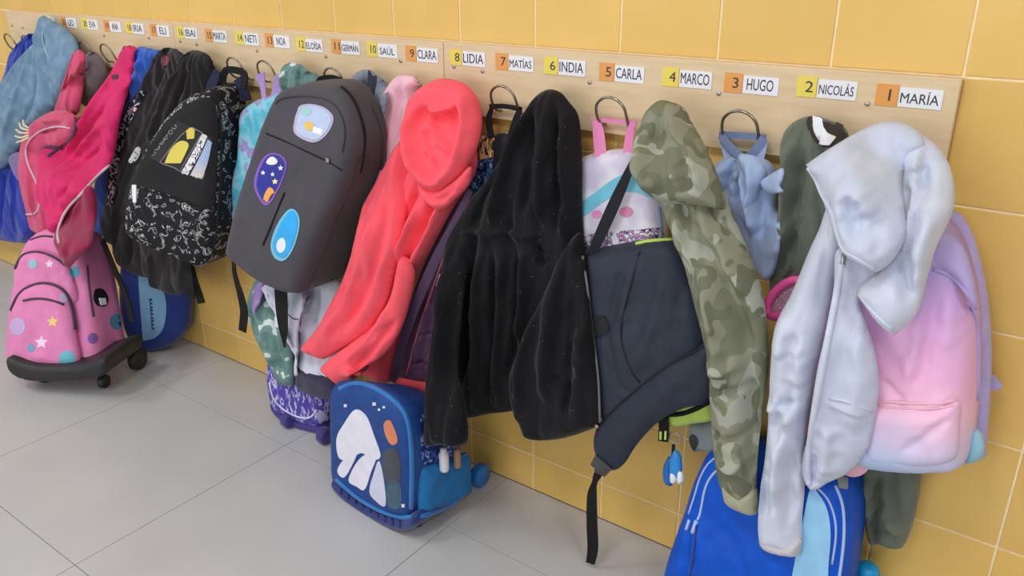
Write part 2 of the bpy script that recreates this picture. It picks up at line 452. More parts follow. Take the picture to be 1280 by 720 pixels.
# ------------------------------------------------------------------ the setting
GZ = 1.10145          # height of the grout line at the top of the hook boards
tile_mat, nt, b = _new('yellow_glazed_tile')
vec = coords(nt); oi = N(nt, 'ShaderNodeObjectInfo')
n1 = N(nt, 'ShaderNodeTexNoise'); n1.inputs['Scale'].default_value = 7; n1.inputs['Detail'].default_value = 5
av = N(nt, 'ShaderNodeVectorMath', operation='ADD'); nt.links.new(vec, av.inputs[0]); nt.links.new(oi.outputs['Location'], av.inputs[1]); nt.links.new(av.outputs[0], n1.inputs['Vector'])
r1 = ramp(nt, [(0.3, lin((228, 186, 100))), (0.7, lin((233, 193, 110)))])
nt.links.new(n1.outputs[0], r1.inputs[0])
hs = N(nt, 'ShaderNodeHueSaturation'); mv = N(nt, 'ShaderNodeMapRange'); mv.inputs[3].default_value = 0.95; mv.inputs[4].default_value = 1.04
nt.links.new(oi.outputs['Random'], mv.inputs[0]); nt.links.new(mv.outputs[0], hs.inputs['Value']); nt.links.new(r1.outputs[0], hs.inputs['Color'])
nt.links.new(hs.outputs[0], b.inputs['Base Color']); b.inputs['Roughness'].default_value = 0.42; b.inputs['Specular IOR Level'].default_value = 0.35
grout = fabric('cream_grout', (246, 226, 184), rough=0.95, scale=200)
def quad_plane(name, c0, c1, c2, c3, mat):
    return mesh_obj(name, [c0, c1, c2, c3], [(0, 1, 2, 3)], mat, None, (0, 0, 0), smooth=False)
X0, X1 = -5.0, 1.2
v, f = box_mesh(X1-X0, 0.08, 2.0)
wall = mesh_obj('wall_back', v+np.array([(X0+X1)/2, 0.0422, 1.0]), f, grout, None, (0, 0, 0), smooth=False)
wall['kind'] = 'structure'
gw = 0.0042; tmesh = {}
def tile_mesh(key, sx, sz):
    if key not in tmesh:
        vv, ff = box_mesh(sx, 0.008, sz, 0.0012)
        me = bpy.data.meshes.new('tile'); me.from_pydata([tuple(p) for p in vv], [], ff); me.materials.append(tile_mat); tmesh[key] = me
    return tmesh[key]
for k in range(-6, 25):
    for row in range(-4, 6):
        x = -(k+0.5)*0.2 if True else 0
        ztop = GZ - row*0.2; zb = max(ztop-0.2, 0.0); h = ztop-zb
        if x < X0+0.1 or x > X1-0.1 or ztop > 1.95: continue
        me = tile_mesh('f' if h > 0.19 else 'p', 0.2-gw, h-gw)
        o = bpy.data.objects.new('tile', me); COL.objects.link(o); o.parent = wall
        o.location = (x, 0.004+random.uniform(0, 0.0004), zb+h/2)
# floor of large grey porcelain tiles
fmat, nt, b = _new('grey_porcelain')
vec = coords(nt); oi = N(nt, 'ShaderNodeObjectInfo')
av = N(nt, 'ShaderNodeVectorMath', operation='ADD'); nt.links.new(vec, av.inputs[0]); nt.links.new(oi.outputs['Location'], av.inputs[1])
n1 = N(nt, 'ShaderNodeTexNoise'); n1.inputs['Scale'].default_value = 3.5; n1.inputs['Detail'].default_value = 6; nt.links.new(av.outputs[0], n1.inputs['Vector'])
r1 = ramp(nt, [(0.3, lin((188, 187, 187))), (0.7, lin((197, 196, 195)))]); nt.links.new(n1.outputs[0], r1.inputs[0])
nt.links.new(r1.outputs[0], b.inputs['Base Color']); b.inputs['Roughness'].default_value = 0.38; b.inputs['Specular IOR Level'].default_value = 0.4
add_bump(nt, b, vec, 60, 0.05, 0.0006)
fgrout = fabric('grey_grout', (140, 135, 130), rough=0.95)
v, f = box_mesh(X1-X0, 3.7, 0.06)
floor = mesh_obj('floor', v+np.array([(X0+X1)/2, -1.83, -0.032]), f, fgrout, None, (0, 0, 0), smooth=False); floor['kind'] = 'structure'
ys = [0.0, -0.24, -0.84, -1.44, -2.04, -2.64, -3.24]
fm = {}
for i in range(-6, 5):
    xa = -1.484+0.6*i; xb = xa+0.6; xa2, xb2 = max(xa, X0), min(xb, X1)
    if xb2-xa2 < 0.05: continue
    for ya, yb in zip(ys[:-1], ys[1:]):
        key = (round(xb2-xa2, 3), round(ya-yb, 3))
        if key not in fm:
            vv, ff = box_mesh(key[0]-0.002, key[1]-0.002, 0.01, 0.0006)
            me = bpy.data.meshes.new('floor_tile'); me.from_pydata([tuple(p) for p in vv], [], ff); me.materials.append(fmat); fm[key] = me
        o = bpy.data.objects.new('floor_tile', fm[key]); COL.objects.link(o); o.parent = floor
        o.location = ((xa2+xb2)/2, (ya+yb)/2, -0.005)

# ------------------------------------------------------------------ hook boards, hooks, name cards
wood, nt, b = _new('pale_birch_board')
vec = coords(nt, 'Object', (3, 3, 40)); n1 = N(nt, 'ShaderNodeTexNoise'); n1.inputs['Scale'].default_value = 2.0; n1.inputs['Detail'].default_value = 6
nt.links.new(vec, n1.inputs['Vector']); r1 = ramp(nt, [(0.25, lin((216, 188, 146))), (0.75, lin((231, 206, 168)))])
nt.links.new(n1.outputs[0], r1.inputs[0]); nt.links.new(r1.outputs[0], b.inputs['Base Color']); b.inputs['Roughness'].default_value = 0.5
steel = plain('bent_steel_wire', (150, 142, 130), 0.28, 1.0)
screw_m = plain('zinc_screw', (190, 185, 175), 0.35, 1.0)
BW = 1.0345; BT, BB = 1.1005, 0.947
def hook_x(n): return -0.067-0.1293*(n-1)
hook_v = None
board_labels = ['pale wooden coat hook board at the right, behind cards one to eight',
                'pale wooden coat hook board in the middle, behind cards nine to sixteen',
                'pale wooden coat hook board at the far left, behind cards seventeen and up']
for bi in range(3):
    xr = 0.002-bi*(BW+0.0015); xl = xr-BW
    t = thing('hook_board', board_labels[bi], 'hook board', ((xl+xr)/2, -0.009, BB), 'coat hook boards on the tiled wall')
    box('panel', ((xl+xr)/2, -0.0095, (BT+BB)/2), (BW, 0.018, BT-BB), wood, t, 0.0015)
    for j in range(8):
        hx = hook_x(bi*8+j+1)
        A = []
        for s, (dx, y, z) in enumerate([(-0.030, -0.012, 0.968), (-0.030, -0.024, 0.966), (-0.032, -0.040, 0.974), (-0.033, -0.050, 0.992), (-0.029, -0.056, 1.010),
                         (-0.016, -0.059, 1.022), (0.0, -0.060, 1.026), (0.016, -0.059, 1.022), (0.029, -0.056, 1.010), (0.033, -0.050, 0.992), (0.032, -0.040, 0.974), (0.030, -0.024, 0.966), (0.030, -0.012, 0.968)]):
            A.append((hx+dx, y, z))
        hk = tube('hook', A, 0.0028, steel, t, 7)
        pv, pf = tube_mesh(catmull(A, False, 5), 0.0036, 7); COLL.append((t.name, BVHTree.FromPolygons([tuple(q) for q in pv], pf), pv.min(0), pv.max(0)))
    for sx, sz in ((0.075, 1.058), (0.33, 1.052), (0.60, 1.05), (0.87, 1.052), (0.95, 1.056)):
        sc = disc('screw', (xr-sx-0.055, -0.0195, sz-0.006), (0, -1, 0), 0.0042, 0.003, screw_m, t, 12)

orange = plain('orange_card', (232, 160, 84), 0.6); yellow = plain('yellow_card', (238, 216, 92), 0.6); white = plain('white_card', (238, 238, 242), 0.55)
ink = plain('dark_ink', (58, 58, 72), 0.7)
cards = {1: (-0.117, 1.0845, 'MARÍA'), 2: (-0.245, 1.087, 'NICOLÁS'), 3: (-0.374, 1.083, 'HUGO'), 4: (-0.496, 1.084, 'MARCO'), 5: (-0.632, 1.083, 'CARLA'),
         6: (-0.762, 1.086, 'INDIA'), 7: (-0.887, 1.086, 'MATÍAS'), 8: (-1.013, 1.087, 'LIDIA'), 9: (-1.147, 1.087, 'CLARA'), 10: (-1.271, 1.089, 'SAÚL'),
         11: (-1.395, 1.089, 'GERMÁN'), 12: (-1.526, 1.087, 'ELOÍSA'), 13: (-1.650, 1.090, 'NOA'), 14: (-1.775, 1.090, 'NETI'), 15: (-1.912, 1.090, 'MARTA'),
         16: (-2.048, 1.092, 'IBAI'), 17: (-2.185, 1.092, 'ELI'), 18: (-2.318, 1.093, 'IRIA'), 19: (-2.445, 1.093, 'ANA'), 20: (-2.579, 1.094, 'EVA'), 21: (-2.713, 1.094, 'LEO'), 22: (-2.851, 1.093, 'NIL')}
words = ['', 'one', 'two', 'three', 'four', 'five', 'six', 'seven', 'eight', 'nine', 'ten', 'eleven', 'twelve', 'thirteen', 'fourteen', 'fifteen', 'sixteen',
         'seventeen', 'eighteen', 'nineteen', 'twenty', 'twenty one', 'twenty two']
texts = []
def text_mesh(s, width, height):
    cu = bpy.data.curves.new('txt', 'FONT'); cu.body = s; cu.size = 1.0; cu.extrude = 0.004; cu.offset = 0.0; cu.resolution_u = 3
    o = bpy.data.objects.new('txt', cu); COL.objects.link(o); return o
pend = []
for n, (x, z, nm) in cards.items():
    t = thing('name_card', 'name card with %s number %s tile beside a white name strip' % ('orange' if n % 2 else 'yellow', words[n]), 'name card', (x+0.05, -0.0185, z-0.033), 'name cards on the hook boards')
    nt_ = box('number_tile', (x+0.0165, -0.0194, z-0.0165), (0.033, 0.0012, 0.034), orange if n % 2 else yellow, t)
    ns = box('name_strip', (x+0.0345+0.032, -0.0194, z-0.0175), (0.063, 0.0012, 0.0305), white, t)
    pend.append((text_mesh(str(n), 0, 0), nt_, 'numeral', (x+0.021, z-0.016), 0.013 if n < 10 else 0.018, 0.018))
    pend.append((text_mesh(nm, 0, 0), ns, 'lettering', (x+0.0345+0.031, z-0.0165), min(0.056, 0.0118*len(nm)), 0.0195))
bpy.context.view_layer.update(); dg = bpy.context.evaluated_depsgraph_get()
for to, par, nm, (cx, cz), wd, ht in pend:
    me0 = bpy.data.meshes.new_from_object(to.evaluated_get(dg)); vv = np.array([q.co[:] for q in me0.vertices]); ff = [tuple(q.vertices) for q in me0.polygons]
    lo, hi = vv.min(0), vv.max(0); sx = min(wd/(hi[0]-lo[0]), 0.03); sz = ht/max(hi[1]-lo[1], 0.6)
    W = np.stack([cx+(vv[:, 0]-(lo[0]+hi[0])/2)*sx, np.where(vv[:, 2] > 0, -0.0205, -0.0199), cz+(vv[:, 1]-(lo[1]+hi[1])/2)*sz], 1)
    mesh_obj(nm, W, ff, ink, par, smooth=False)
    bpy.data.objects.remove(to, do_unlink=True); bpy.data.meshes.remove(me0)
# ------------------------------------------------------------------ cloth and bag materials
grey_fleece = fabric('pale_grey_fleece', (200, 207, 226), 0.95, 0.05, 0.4, 350, 0.3)
grey_fleece2 = fabric('pale_grey_fleece_light', (206, 212, 228), 0.95, 0.05, 0.4, 350, 0.3)
cuff_grey = fabric('beige_grey_rib', (200, 196, 198), 0.95, 0.05, 0.5, 500)
olive = fabric('olive_cloth', (102, 110, 96), 0.9, 0.10)
olive_dark = fabric('olive_dark_lining', (58, 52, 48), 0.9, 0.10)
white_cloth = fabric('white_cloth', (236, 236, 240), 0.85, 0.04)
black_cloth = fabric('black_cloth', (34, 32, 34), 0.92, 0.15, sheen=0.05)
black_nylon = fabric('black_nylon', (32, 33, 38), 0.6, 0.10, 0.2, sheen=0.0)
webbing = fabric('black_webbing', (27, 26, 28), 0.75, 0.15, 0.6, 900, sheen=0.0)
navy_nylon = fabric('dark_navy_nylon', (44, 50, 64), 0.55, 0.12, 0.2, 500, 0.05)
lime = fabric('lime_nylon', (186, 216, 96), 0.7, 0.08)
buckle_m = plain('dark_plastic', (58, 58, 60), 0.4)
pink_hot = plain('hot_pink_plastic', (246, 92, 168), 0.4)
metal_zip = plain('zip_metal', (170, 170, 172), 0.4, 0.8)
khaki = fabric('khaki_rib', (166, 164, 138), 0.95, 0.06, 0.5, 500)
camo, nt, b = _new('camouflage_cloth')
vec = coords(nt, 'Object', (1.2, 1.2, 0.85)); lastc = None
for k_, (sc_, th_, cc_) in enumerate([(13, 0.0, (140, 141, 120)), (14, 0.53, (122, 124, 102)), (17, 0.575, (164, 167, 152)), (20, 0.60, (112, 114, 94))]):
    if lastc is None:
        rgb = N(nt, 'ShaderNodeRGB'); rgb.outputs[0].default_value = lin(cc_); lastc = rgb.outputs[0]; continue
    nn_ = N(nt, 'ShaderNodeTexNoise'); nn_.inputs['Scale'].default_value = sc_; nn_.inputs['Detail'].default_value = 1.0; nn_.inputs['Distortion'].default_value = 0.35
    mp_n = N(nt, 'ShaderNodeMapping'); mp_n.inputs['Location'].default_value = (3.1*k_, 1.7*k_, 2.3*k_); nt.links.new(vec, mp_n.inputs[0]); nt.links.new(mp_n.outputs[0], nn_.inputs['Vector'])
    rr_ = ramp(nt, [(th_-0.006, (0, 0, 0, 1)), (th_+0.006, (1, 1, 1, 1))]); nt.links.new(nn_.outputs[0], rr_.inputs[0])
    mx = N(nt, 'ShaderNodeMix', data_type='RGBA'); nt.links.new(rr_.outputs[0], mx.inputs[0]); nt.links.new(lastc, mx.inputs[6]); mx.inputs[7].default_value = lin(cc_); lastc = mx.outputs[2]
nt.links.new(lastc, b.inputs['Base Color']); b.inputs['Roughness'].default_value = 0.92; b.inputs['Specular IOR Level'].default_value = 0.2
add_bump(nt, b, coords(nt), 420, 0.3)
glit, nt, b = _new('black_glitter_velvet')
vec = coords(nt); vo = N(nt, 'ShaderNodeTexVoronoi'); vo.inputs['Scale'].default_value = 95; nt.links.new(vec, vo.inputs['Vector'])
cr = ramp(nt, [(0.0, (1, 1, 1, 1)), (0.085, (0, 0, 0, 1))]); nt.links.new(vo.outputs['Distance'], cr.inputs[0])
wn = N(nt, 'ShaderNodeMath', operation='GREATER_THAN'); sp = N(nt, 'ShaderNodeSeparateColor'); nt.links.new(vo.outputs['Color'], sp.inputs[0]); nt.links.new(sp.outputs[0], wn.inputs[0]); wn.inputs[1].default_value = 0.74
mu = N(nt, 'ShaderNodeMath', operation='MULTIPLY'); nt.links.new(cr.outputs[0], mu.inputs[0]); nt.links.new(wn.outputs[0], mu.inputs[1])
mx = N(nt, 'ShaderNodeMix', data_type='RGBA'); nt.links.new(mu.outputs[0], mx.inputs[0]); mx.inputs[6].default_value = lin((25, 23, 26)); mx.inputs[7].default_value = lin((225, 215, 200))
nt.links.new(mx.outputs[2], b.inputs['Base Color']); b.inputs['Roughness'].default_value = 0.8; b.inputs['Specular IOR Level'].default_value = 0.2
b.inputs['Sheen Weight'].default_value = 0.15; b.inputs['Sheen Roughness'].default_value = 0.35
add_bump(nt, b, vec, 260, 0.4)

# ================================================================== right end
def star(c, r, n=5): return [(c[0]+(r if i % 2 == 0 else r*0.45)*math.sin(i*math.pi/n), c[1]-(r if i % 2 == 0 else r*0.45)*math.cos(i*math.pi/n), 1) for i in range(2*n)]
def lathe(name, prof, c, mat, parent, n=18):
    vs_, fs = [], []
    for r_, h_ in prof:
        for k in range(n):
            a = 2*math.pi*k/n; vs_.append((c[0]+max(r_, 1e-4)*math.cos(a), c[1]+max(r_, 1e-4)*math.sin(a), c[2]+h_))
    for i in range(len(prof)-1):
        for k in range(n): fs.append((i*n+k, i*n+(k+1) % n, (i+1)*n+(k+1) % n, (i+1)*n+k))
    return mesh_obj(name, vs_, fs, mat, parent)
gpan = fabric('grey_green_nylon', (138, 146, 146), 0.7, 0.08)
def floor_at(px, py, z):
    r = ray(px, py); return CAM + r*((z-CAM[2])/r[2])

# olive jacket, hook two, hanging behind the pale hoodie and the pastel bag
t = thing('jacket', 'olive green jacket with white neck tape, hanging beside the pale grey hoodie', 'jacket', at(1020, 600, 0.03))
ol = sheet('body', [(975, 190), (980, 166), (995, 151), (1014, 145), (1036, 150), (1058, 162), (1066, 200), (1085, 300), (1100, 380), (1080, 450), (1040, 470), (1000, 420), (968, 385), (962, 355), (966, 320), (973, 280), (976, 230)], [(1015, 160, 0.055), (1000, 300, 0.062), (1080, 420, 0.02)], t, olive,
           T=0.035, B=0.02, R=0.035, folds=[([(992, 160), (990, 230), (985, 300)], 0.018, 0.012), ([(1005, 190), (1003, 250), (995, 330)], -0.014, 0.008), ([(1010, 250), (985, 300), (970, 312)], 0.012, 0.008), ([(1000, 330), (985, 350)], -0.01, 0.006)], seed=3, drape=(1015, 120, 9, 0.012))
sheet('sleeve', [(1068, 560), (1110, 560), (1148, 560), (1151, 600), (1144, 645), (1130, 682), (1116, 685), (1100, 680), (1086, 679), (1079, 640), (1073, 600)], 0.035, t, olive, T=0.03, B=0.02, R=0.03,
      folds=[([(1103, 580), (1098, 620), (1092, 675)], -0.018, 0.008), ([(1090, 585), (1086, 640)], 0.012, 0.01), ([(1110, 640), (1125, 660)], 0.010, 0.008), ([(1100, 600), (1090, 620)], -0.008, 0.005)], seed=4, drape=(1105, 480, 8, 0.008))
decal('collar_lining', [(1009, 149), (1020, 146), (1040, 151), (1060, 163), (1050, 178), (1034, 184), (1020, 178), (1012, 165)], ol, t, olive_dark, 0.002)
decal('neck_tape', [(1016, 147, 1), (1027, 149, 1), (1029, 160), (1034, 168), (1043, 172, 1), (1035, 182, 1), (1022, 175), (1016, 162)], [ol], t, white_cloth, 0.0045)

# pastel gradient backpack
pastel = ramp_fabric('pastel_gradient_nylon', [(0.0, (172, 204, 238)), (0.17, (190, 208, 240)), (0.27, (222, 208, 240)), (0.40, (248, 200, 224)), (0.52, (244, 184, 220)), (0.72, (228, 180, 228)), (0.88, (192, 166, 220)), (1.0, (184, 160, 216))], kind='grad', scale=2.15, distort=0.05, interp='LINEAR', rough=0.6)
lilac = fabric('lilac_nylon', (184, 168, 218), 0.6, 0.06); pale_pink = fabric('pale_pink_nylon', (248, 192, 206), 0.7, 0.05); aqua_m = fabric('aqua_mesh', (150, 200, 220), 0.7, 0.1)
t = thing('backpack', 'pastel pink and lilac gradient backpack half covered by the pale grey hoodie', 'backpack', at(1140, 590, 0.1))
sheet('back_panel', [(1150, 272), (1194, 264), (1214, 288), (1229, 335), (1237, 385), (1240, 440), (1238, 500), (1233, 555), (1226, 575), (1160, 586), (1100, 575), (1066, 480), (1074, 350), (1106, 292)], [(1150, 300, 0.055), (1150, 540, 0.075)], t, lilac, T=0.022, B=0.012, R=0.03, seed=9, folds=[([(1215, 300), (1228, 360), (1232, 440)], 0.008, 0.008)])
pb = sheet('body', [(1048, 400), (1056, 340), (1080, 300), (1120, 282), (1160, 282), (1188, 300), (1207, 345), (1216, 400), (1217, 470), (1213, 530), (1204, 580), (1172, 588), (1130, 588), (1082, 581), (1056, 560), (1046, 500)], [(1130, 320, 0.13), (1140, 560, 0.155)], t, pastel,
           T=0.045, B=0.005, R=0.05, wall=0.05, spread=0.03, folds=[([(1180, 350), (1165, 420), (1150, 480)], -0.010, 0.010), ([(1165, 360), (1155, 420), (1140, 470)], 0.010, 0.010), ([(1195, 360), (1190, 430)], 0.008, 0.01), ([(1120, 490), (1140, 500), (1200, 480)], 0.008, 0.008), ([(1130, 560), (1170, 520), (1205, 500)], -0.008, 0.008), ([(1110, 460), (1125, 478), (1140, 492)], -0.008, 0.006)], seed=5)
fpk = sheet('front_pocket', [(1072, 500), (1110, 500), (1160, 502), (1198, 500), (1200, 530), (1196, 570), (1170, 582), (1125, 582), (1085, 575), (1074, 540)], 0.185, t, pastel, T=0.028, B=0.02, R=0.03, folds=[([(1130, 560), (1165, 535), (1190, 515)], -0.006, 0.006)], seed=6)
seam('pocket_piping', [(1078, 500), (1110, 502), (1160, 505), (1196, 500)], [fpk, pb], t, pale_pink, 0.0028)
seam('pocket_piping', [(1080, 507), (1110, 509), (1160, 511), (1192, 507)], [fpk, pb], t, pale_pink, 0.0018)
tp = sheet('top_flap', [(1128, 318), (1150, 296), (1180, 288), (1204, 310), (1216, 345), (1222, 385), (1212, 378), (1196, 350), (1170, 338), (1150, 340)], [(1180, 300, 0.15), (1215, 370, 0.165)], t, lilac, T=0.02, B=0.02, R=0.025, seed=8)
seam('zip', [(1166, 336), (1185, 343), (1205, 360), (1217, 385), (1222, 430), (1221, 500)], [pb, tp], t, lilac, 0.0035)
sheet('side_pocket', [(1210, 542), (1224, 538), (1231, 556), (1229, 570), (1218, 578), (1206, 576)], 0.125, t, aqua_m, T=0.012, B=0.01, R=0.012, noise=None, rest=False)
strap('shoulder_strap', [(1058, 500, 0.17), (1070, 545, 0.172), (1076, 575, 0.165), (1066, 586, 0.15), (1050, 580, 0.13)], 0.03, pale_pink, t, 0.008)
strap('strap_end', [(1236, 470, 0.03), (1243, 480, 0.03), (1248, 486, 0.03)], 0.016, lilac, t, 0.004)

# light blue drawstring pouch, hook three
sky = fabric('pale_blue_cotton', (170, 190, 226), 0.9, 0.06); skyd = fabric('grey_blue_cotton', (120, 136, 172), 0.9, 0.08)
t = thing('pouch', 'pale blue cotton bag with knotted straps hanging between camouflage and olive jackets', 'bag', at(935, 345, 0.05))
pb1 = sheet('body', [(893, 208), (905, 198), (925, 194), (950, 197), (966, 206), (974, 230), (970, 255), (976, 290), (971, 330), (960, 350), (945, 335), (925, 290), (908, 250), (895, 230)], 0.05, t, sky, T=0.035, B=0.02, R=0.03,
            folds=[([(925, 197), (915, 220), (912, 245)], -0.016, 0.008), ([(928, 198), (940, 230), (950, 290)], 0.016, 0.008), ([(940, 198), (955, 240), (960, 300)], -0.016, 0.007), ([(905, 205), (902, 225)], 0.010, 0.008), ([(932, 205), (930, 250)], -0.012, 0.006)], seed=15, drape=(932, 175, 7, 0.010))
sheet('tied_strap', [(950, 228), (963, 218), (979, 210), (979, 224), (975, 232), (979, 240), (960, 241)], 0.085, t, sky, T=0.014, B=0.012, R=0.014, seed=16, noise=(0.001, 20, 10))
sheet('knot', [(922, 196), (935, 193), (948, 198), (958, 215), (948, 240), (935, 280), (922, 262), (930, 230)], 0.08, t, sky, T=0.020, B=0.015, R=0.02, folds=[([(938, 200), (942, 230), (934, 265)], 0.010, 0.006)], seed=17)
strap('strap', [(901, 169, 0.045), (912, 183, 0.05), (930, 199, 0.06)], 0.014, skyd, t, 0.003)
strap('strap', [(955, 172, 0.045), (946, 185, 0.05), (932, 199, 0.06)], 0.014, skyd, t, 0.003)
strap('strap', [(899, 168, 0.04), (928, 170, 0.035), (957, 172, 0.04)], 0.012, skyd, t, 0.003)
strap('strap', [(905, 175, 0.04), (909, 190, 0.045), (912, 203, 0.05)], 0.016, sky, t, 0.003)
strap('strap', [(955, 174, 0.04), (951, 190, 0.045), (948, 203, 0.05)], 0.016, sky, t, 0.003)

# ================================================================== white and turquoise backpack, hook five
pearl = ramp_fabric('white_lilac_cloth', [(0.0, (226, 226, 240)), (0.45, (236, 232, 240)), (0.6, (214, 208, 230))], scale=14, detail=2, interp='LINEAR', rough=0.7)
turq = fabric('turquoise_cloth', (120, 202, 226), 0.7, 0.1); bubble = fabric('pink_strap', (236, 140, 190), 0.75, 0.06)
speck = ramp_fabric('speckled_trim', [(0.0, (232, 230, 240)), (0.47, (90, 120, 170)), (0.52, (226, 150, 180)), (0.58, (40, 60, 100)), (0.66, (235, 235, 240))], scale=110, detail=1)
t = thing('backpack', 'white and turquoise backpack with pink straps behind the dark navy backpack', 'backpack', at(780, 350, 0.06))
wb = sheet('body', [(722, 204), (745, 192), (770, 188), (792, 190), (806, 214), (820, 243), (827, 272), (829, 305), (826, 340), (780, 350), (735, 350), (722, 320), (718, 260)], [(770, 200, 0.055), (775, 300, 0.08)], t, pearl, T=0.03, B=0.01, R=0.045, wall=0.02, seed=27, noise=(0.004, 18, 10))
decal('turquoise_band', [(722, 258), (745, 240), (765, 225), (785, 216), (803, 218), (812, 233), (820, 250), (800, 242), (780, 240), (755, 252), (738, 265), (722, 275)], wb, t, turq, 0.0015)
decal('speckled_band', [(726, 296), (760, 290), (800, 287), (825, 285), (827, 300), (790, 304), (740, 314), (726, 312)], wb, t, speck, 0.0015)
for q in ((783, 265, 9), (746, 268, 7)):
    decal('pink_dot', [(q[0]+q[2]*math.cos(a), q[1]+q[2]*0.75*math.sin(a)) for a in np.linspace(0, 6.283, 9)[:-1]], wb, t, fabric('rose_print', (232, 150, 190), 0.8), 0.001)
seam('piping', [(792, 191), (807, 215), (820, 244), (826, 275), (827, 302)], wb, t, fabric('teal_piping', (92, 150, 180), 0.7), 0.0025)
strap('strap', [(745, 151, 0.04), (748, 165, 0.045), (751, 195, 0.065)], [0.014, 0.022, 0.024], bubble, t, 0.003)
strap('strap', [(791, 152, 0.04), (787, 170, 0.045), (784, 196, 0.065)], [0.010, 0.016, 0.018], bubble, t, 0.003)
strap('strap', [(742, 150, 0.04), (765, 151, 0.032), (795, 154, 0.04)], 0.008, bubble, t, 0.003)

# ================================================================== dark backpack with lime trim, hooks four and five
t = thing('backpack', 'dark navy backpack with lime green trim and a long hanging strap', 'backpack', at(820, 590, 0.10))
nb = sheet('body', [(735, 318), (750, 311), (780, 305), (812, 301), (842, 302), (862, 330), (878, 380), (888, 430), (890, 480), (876, 492), (845, 510), (815, 525), (780, 528), (755, 522), (747, 480), (741, 420), (737, 365)], [(780, 320, 0.12), (800, 480, 0.145)], t, navy_nylon,
           T=0.035, B=0.01, R=0.05, wall=0.07, back_at=0.112, folds=[([(790, 320), (778, 380), (772, 420), (785, 470)], -0.008, 0.006), ([(800, 330), (790, 400)], 0.006, 0.012), ([(840, 330), (825, 400), (800, 460)], 0.008, 0.014), ([(860, 350), (850, 420)], -0.006, 0.01), ([(770, 440), (785, 475), (800, 480)], -0.008, 0.006)], seed=23)
ps = sheet('shoulder_pad', [(890, 428), (866, 440), (840, 453), (812, 474), (785, 495), (762, 514), (746, 535), (742, 558), (750, 578), (765, 588), (780, 580), (796, 556), (820, 530), (850, 512), (890, 496)], [(850, 470, 0.185), (760, 560, 0.17)], t, navy_nylon, T=0.018, B=0.012, R=0.03,
           folds=[([(870, 460), (820, 500), (775, 550)], 0.005, 0.02)], seed=24, noise=(0.001, 20, 10))
seam('strap_edge', [(884, 432), (842, 454), (800, 484), (765, 514), (747, 538)], [ps, nb], t, black_nylon, 0.0025)
seam('panel_seam', [(800, 315), (785, 370), (775, 420), (790, 465), (800, 478)], nb, t, black_nylon, 0.002)
decal('side_grip', [(742, 398), (757, 396), (760, 412), (752, 420), (744, 418)], nb, t, black_nylon, 0.004)
strap('hanging_strap', [(757, 580, 0.175), (748, 592, 0.172), (743, 604, 0.17), (740, 620, 0.17), (740, 655, 0.17), (741, 685, 0.165), (738, 704, 0.165)], [0.018, 0.018, 0.012, 0.021, 0.024, 0.024, 0.02], webbing, t, 0.003)
p0 = at(752, 582, 0.182)
ribbon('buckle', [at(743, 574, 0.185), at(752, 582, 0.188), at(761, 590, 0.185)], 0.026, buckle_m, t, 0.012)
ribbon('buckle_bar', [at(744, 588, 0.188), at(753, 592, 0.19)], 0.006, buckle_m, t, 0.006)
strap('shoulder_strap', [(797, 192, 0.085), (789, 208, 0.10), (770, 250, 0.125), (752, 290, 0.135), (738, 322, 0.135)], [0.010, 0.014, 0.022, 0.022, 0.018], black_nylon, t, 0.004)
seam('top_lime_edge', [(795, 305), (815, 301), (842, 300)], nb, t, lime, 0.004)
lp = sheet('lime_pocket', [(824, 516), (845, 502), (870, 491), (892, 484), (893, 505), (893, 524), (865, 530), (838, 533)], 0.13, t, lime, T=0.02, B=0.03, R=0.02, seed=25, noise=(0.002, 25, 10))
seam('pocket_zip', [(826, 518), (850, 518), (872, 510), (892, 499)], lp, t, webbing, 0.005)
gp = sheet('grey_base_panel', [(862, 528), (880, 527), (900, 524), (904, 545), (898, 566), (880, 563), (866, 562)], 0.10, t, gpan, T=0.02, B=0.03, R=0.015, seed=26, noise=None)
decal('base_slot', [(863, 545), (869, 544), (873, 553), (868, 563), (863, 560)], gp, t, buckle_m, 0.002)

# key charm
t = thing('key_charm', 'blue and white key charm on a ring clipped to the dark backpack', 'key charm', at(842, 607, 0.13))
cblue = plain('charm_blue', (40, 140, 216), 0.4); cwhite = plain('charm_white', (235, 238, 242), 0.4)
strap('clip_tab', [(829, 522, 0.155), (830, 536, 0.155), (829, 551, 0.155)], 0.02, webbing, t, 0.006)
strap('clip_mark', [(826, 539, 0.16), (825.5, 549, 0.16)], 0.004, lime, t, 0.004)
strap('clip_mark', [(832, 539, 0.16), (831.5, 549, 0.16)], 0.004, lime, t, 0.004)
rc = at(843, 548, 0.15); tube('key_ring', [rc+np.array([0.0125*math.cos(a), 0.003, 0.0125*math.sin(a)]) for a in np.linspace(0, 6.283, 16, endpoint=False)], 0.0014, metal_zip, t, 6, True, 1)
strap('charm_cord', [(842, 556, 0.15), (841, 570, 0.15)], 0.006, webbing, t, 0.004)
sheet('charm_body', [(843, 562), (850, 568), (853, 580), (852, 592), (846, 597), (838, 594), (836, 580), (838, 570)], 0.15, t, cblue, T=0.010, B=0.010, R=0.012, res=0.004, noise=None)
sheet('charm_tail', [(838, 570), (839, 585), (841, 605), (834, 607), (829, 600), (829, 585), (833, 575)], 0.142, t, plain('charm_deep_blue', (24, 104, 190), 0.4), T=0.008, B=0.008, R=0.01, res=0.004, noise=None)
sheet('charm_foot', [(838, 590), (844, 592), (845, 603), (840, 605), (837, 600)], 0.155, t, cwhite, T=0.007, B=0.007, R=0.008, res=0.004, noise=None)
sheet('charm_foot', [(847, 590), (853, 591), (855, 601), (850, 606), (846, 602)], 0.155, t, cwhite, T=0.007, B=0.007, R=0.008, res=0.004, noise=None)

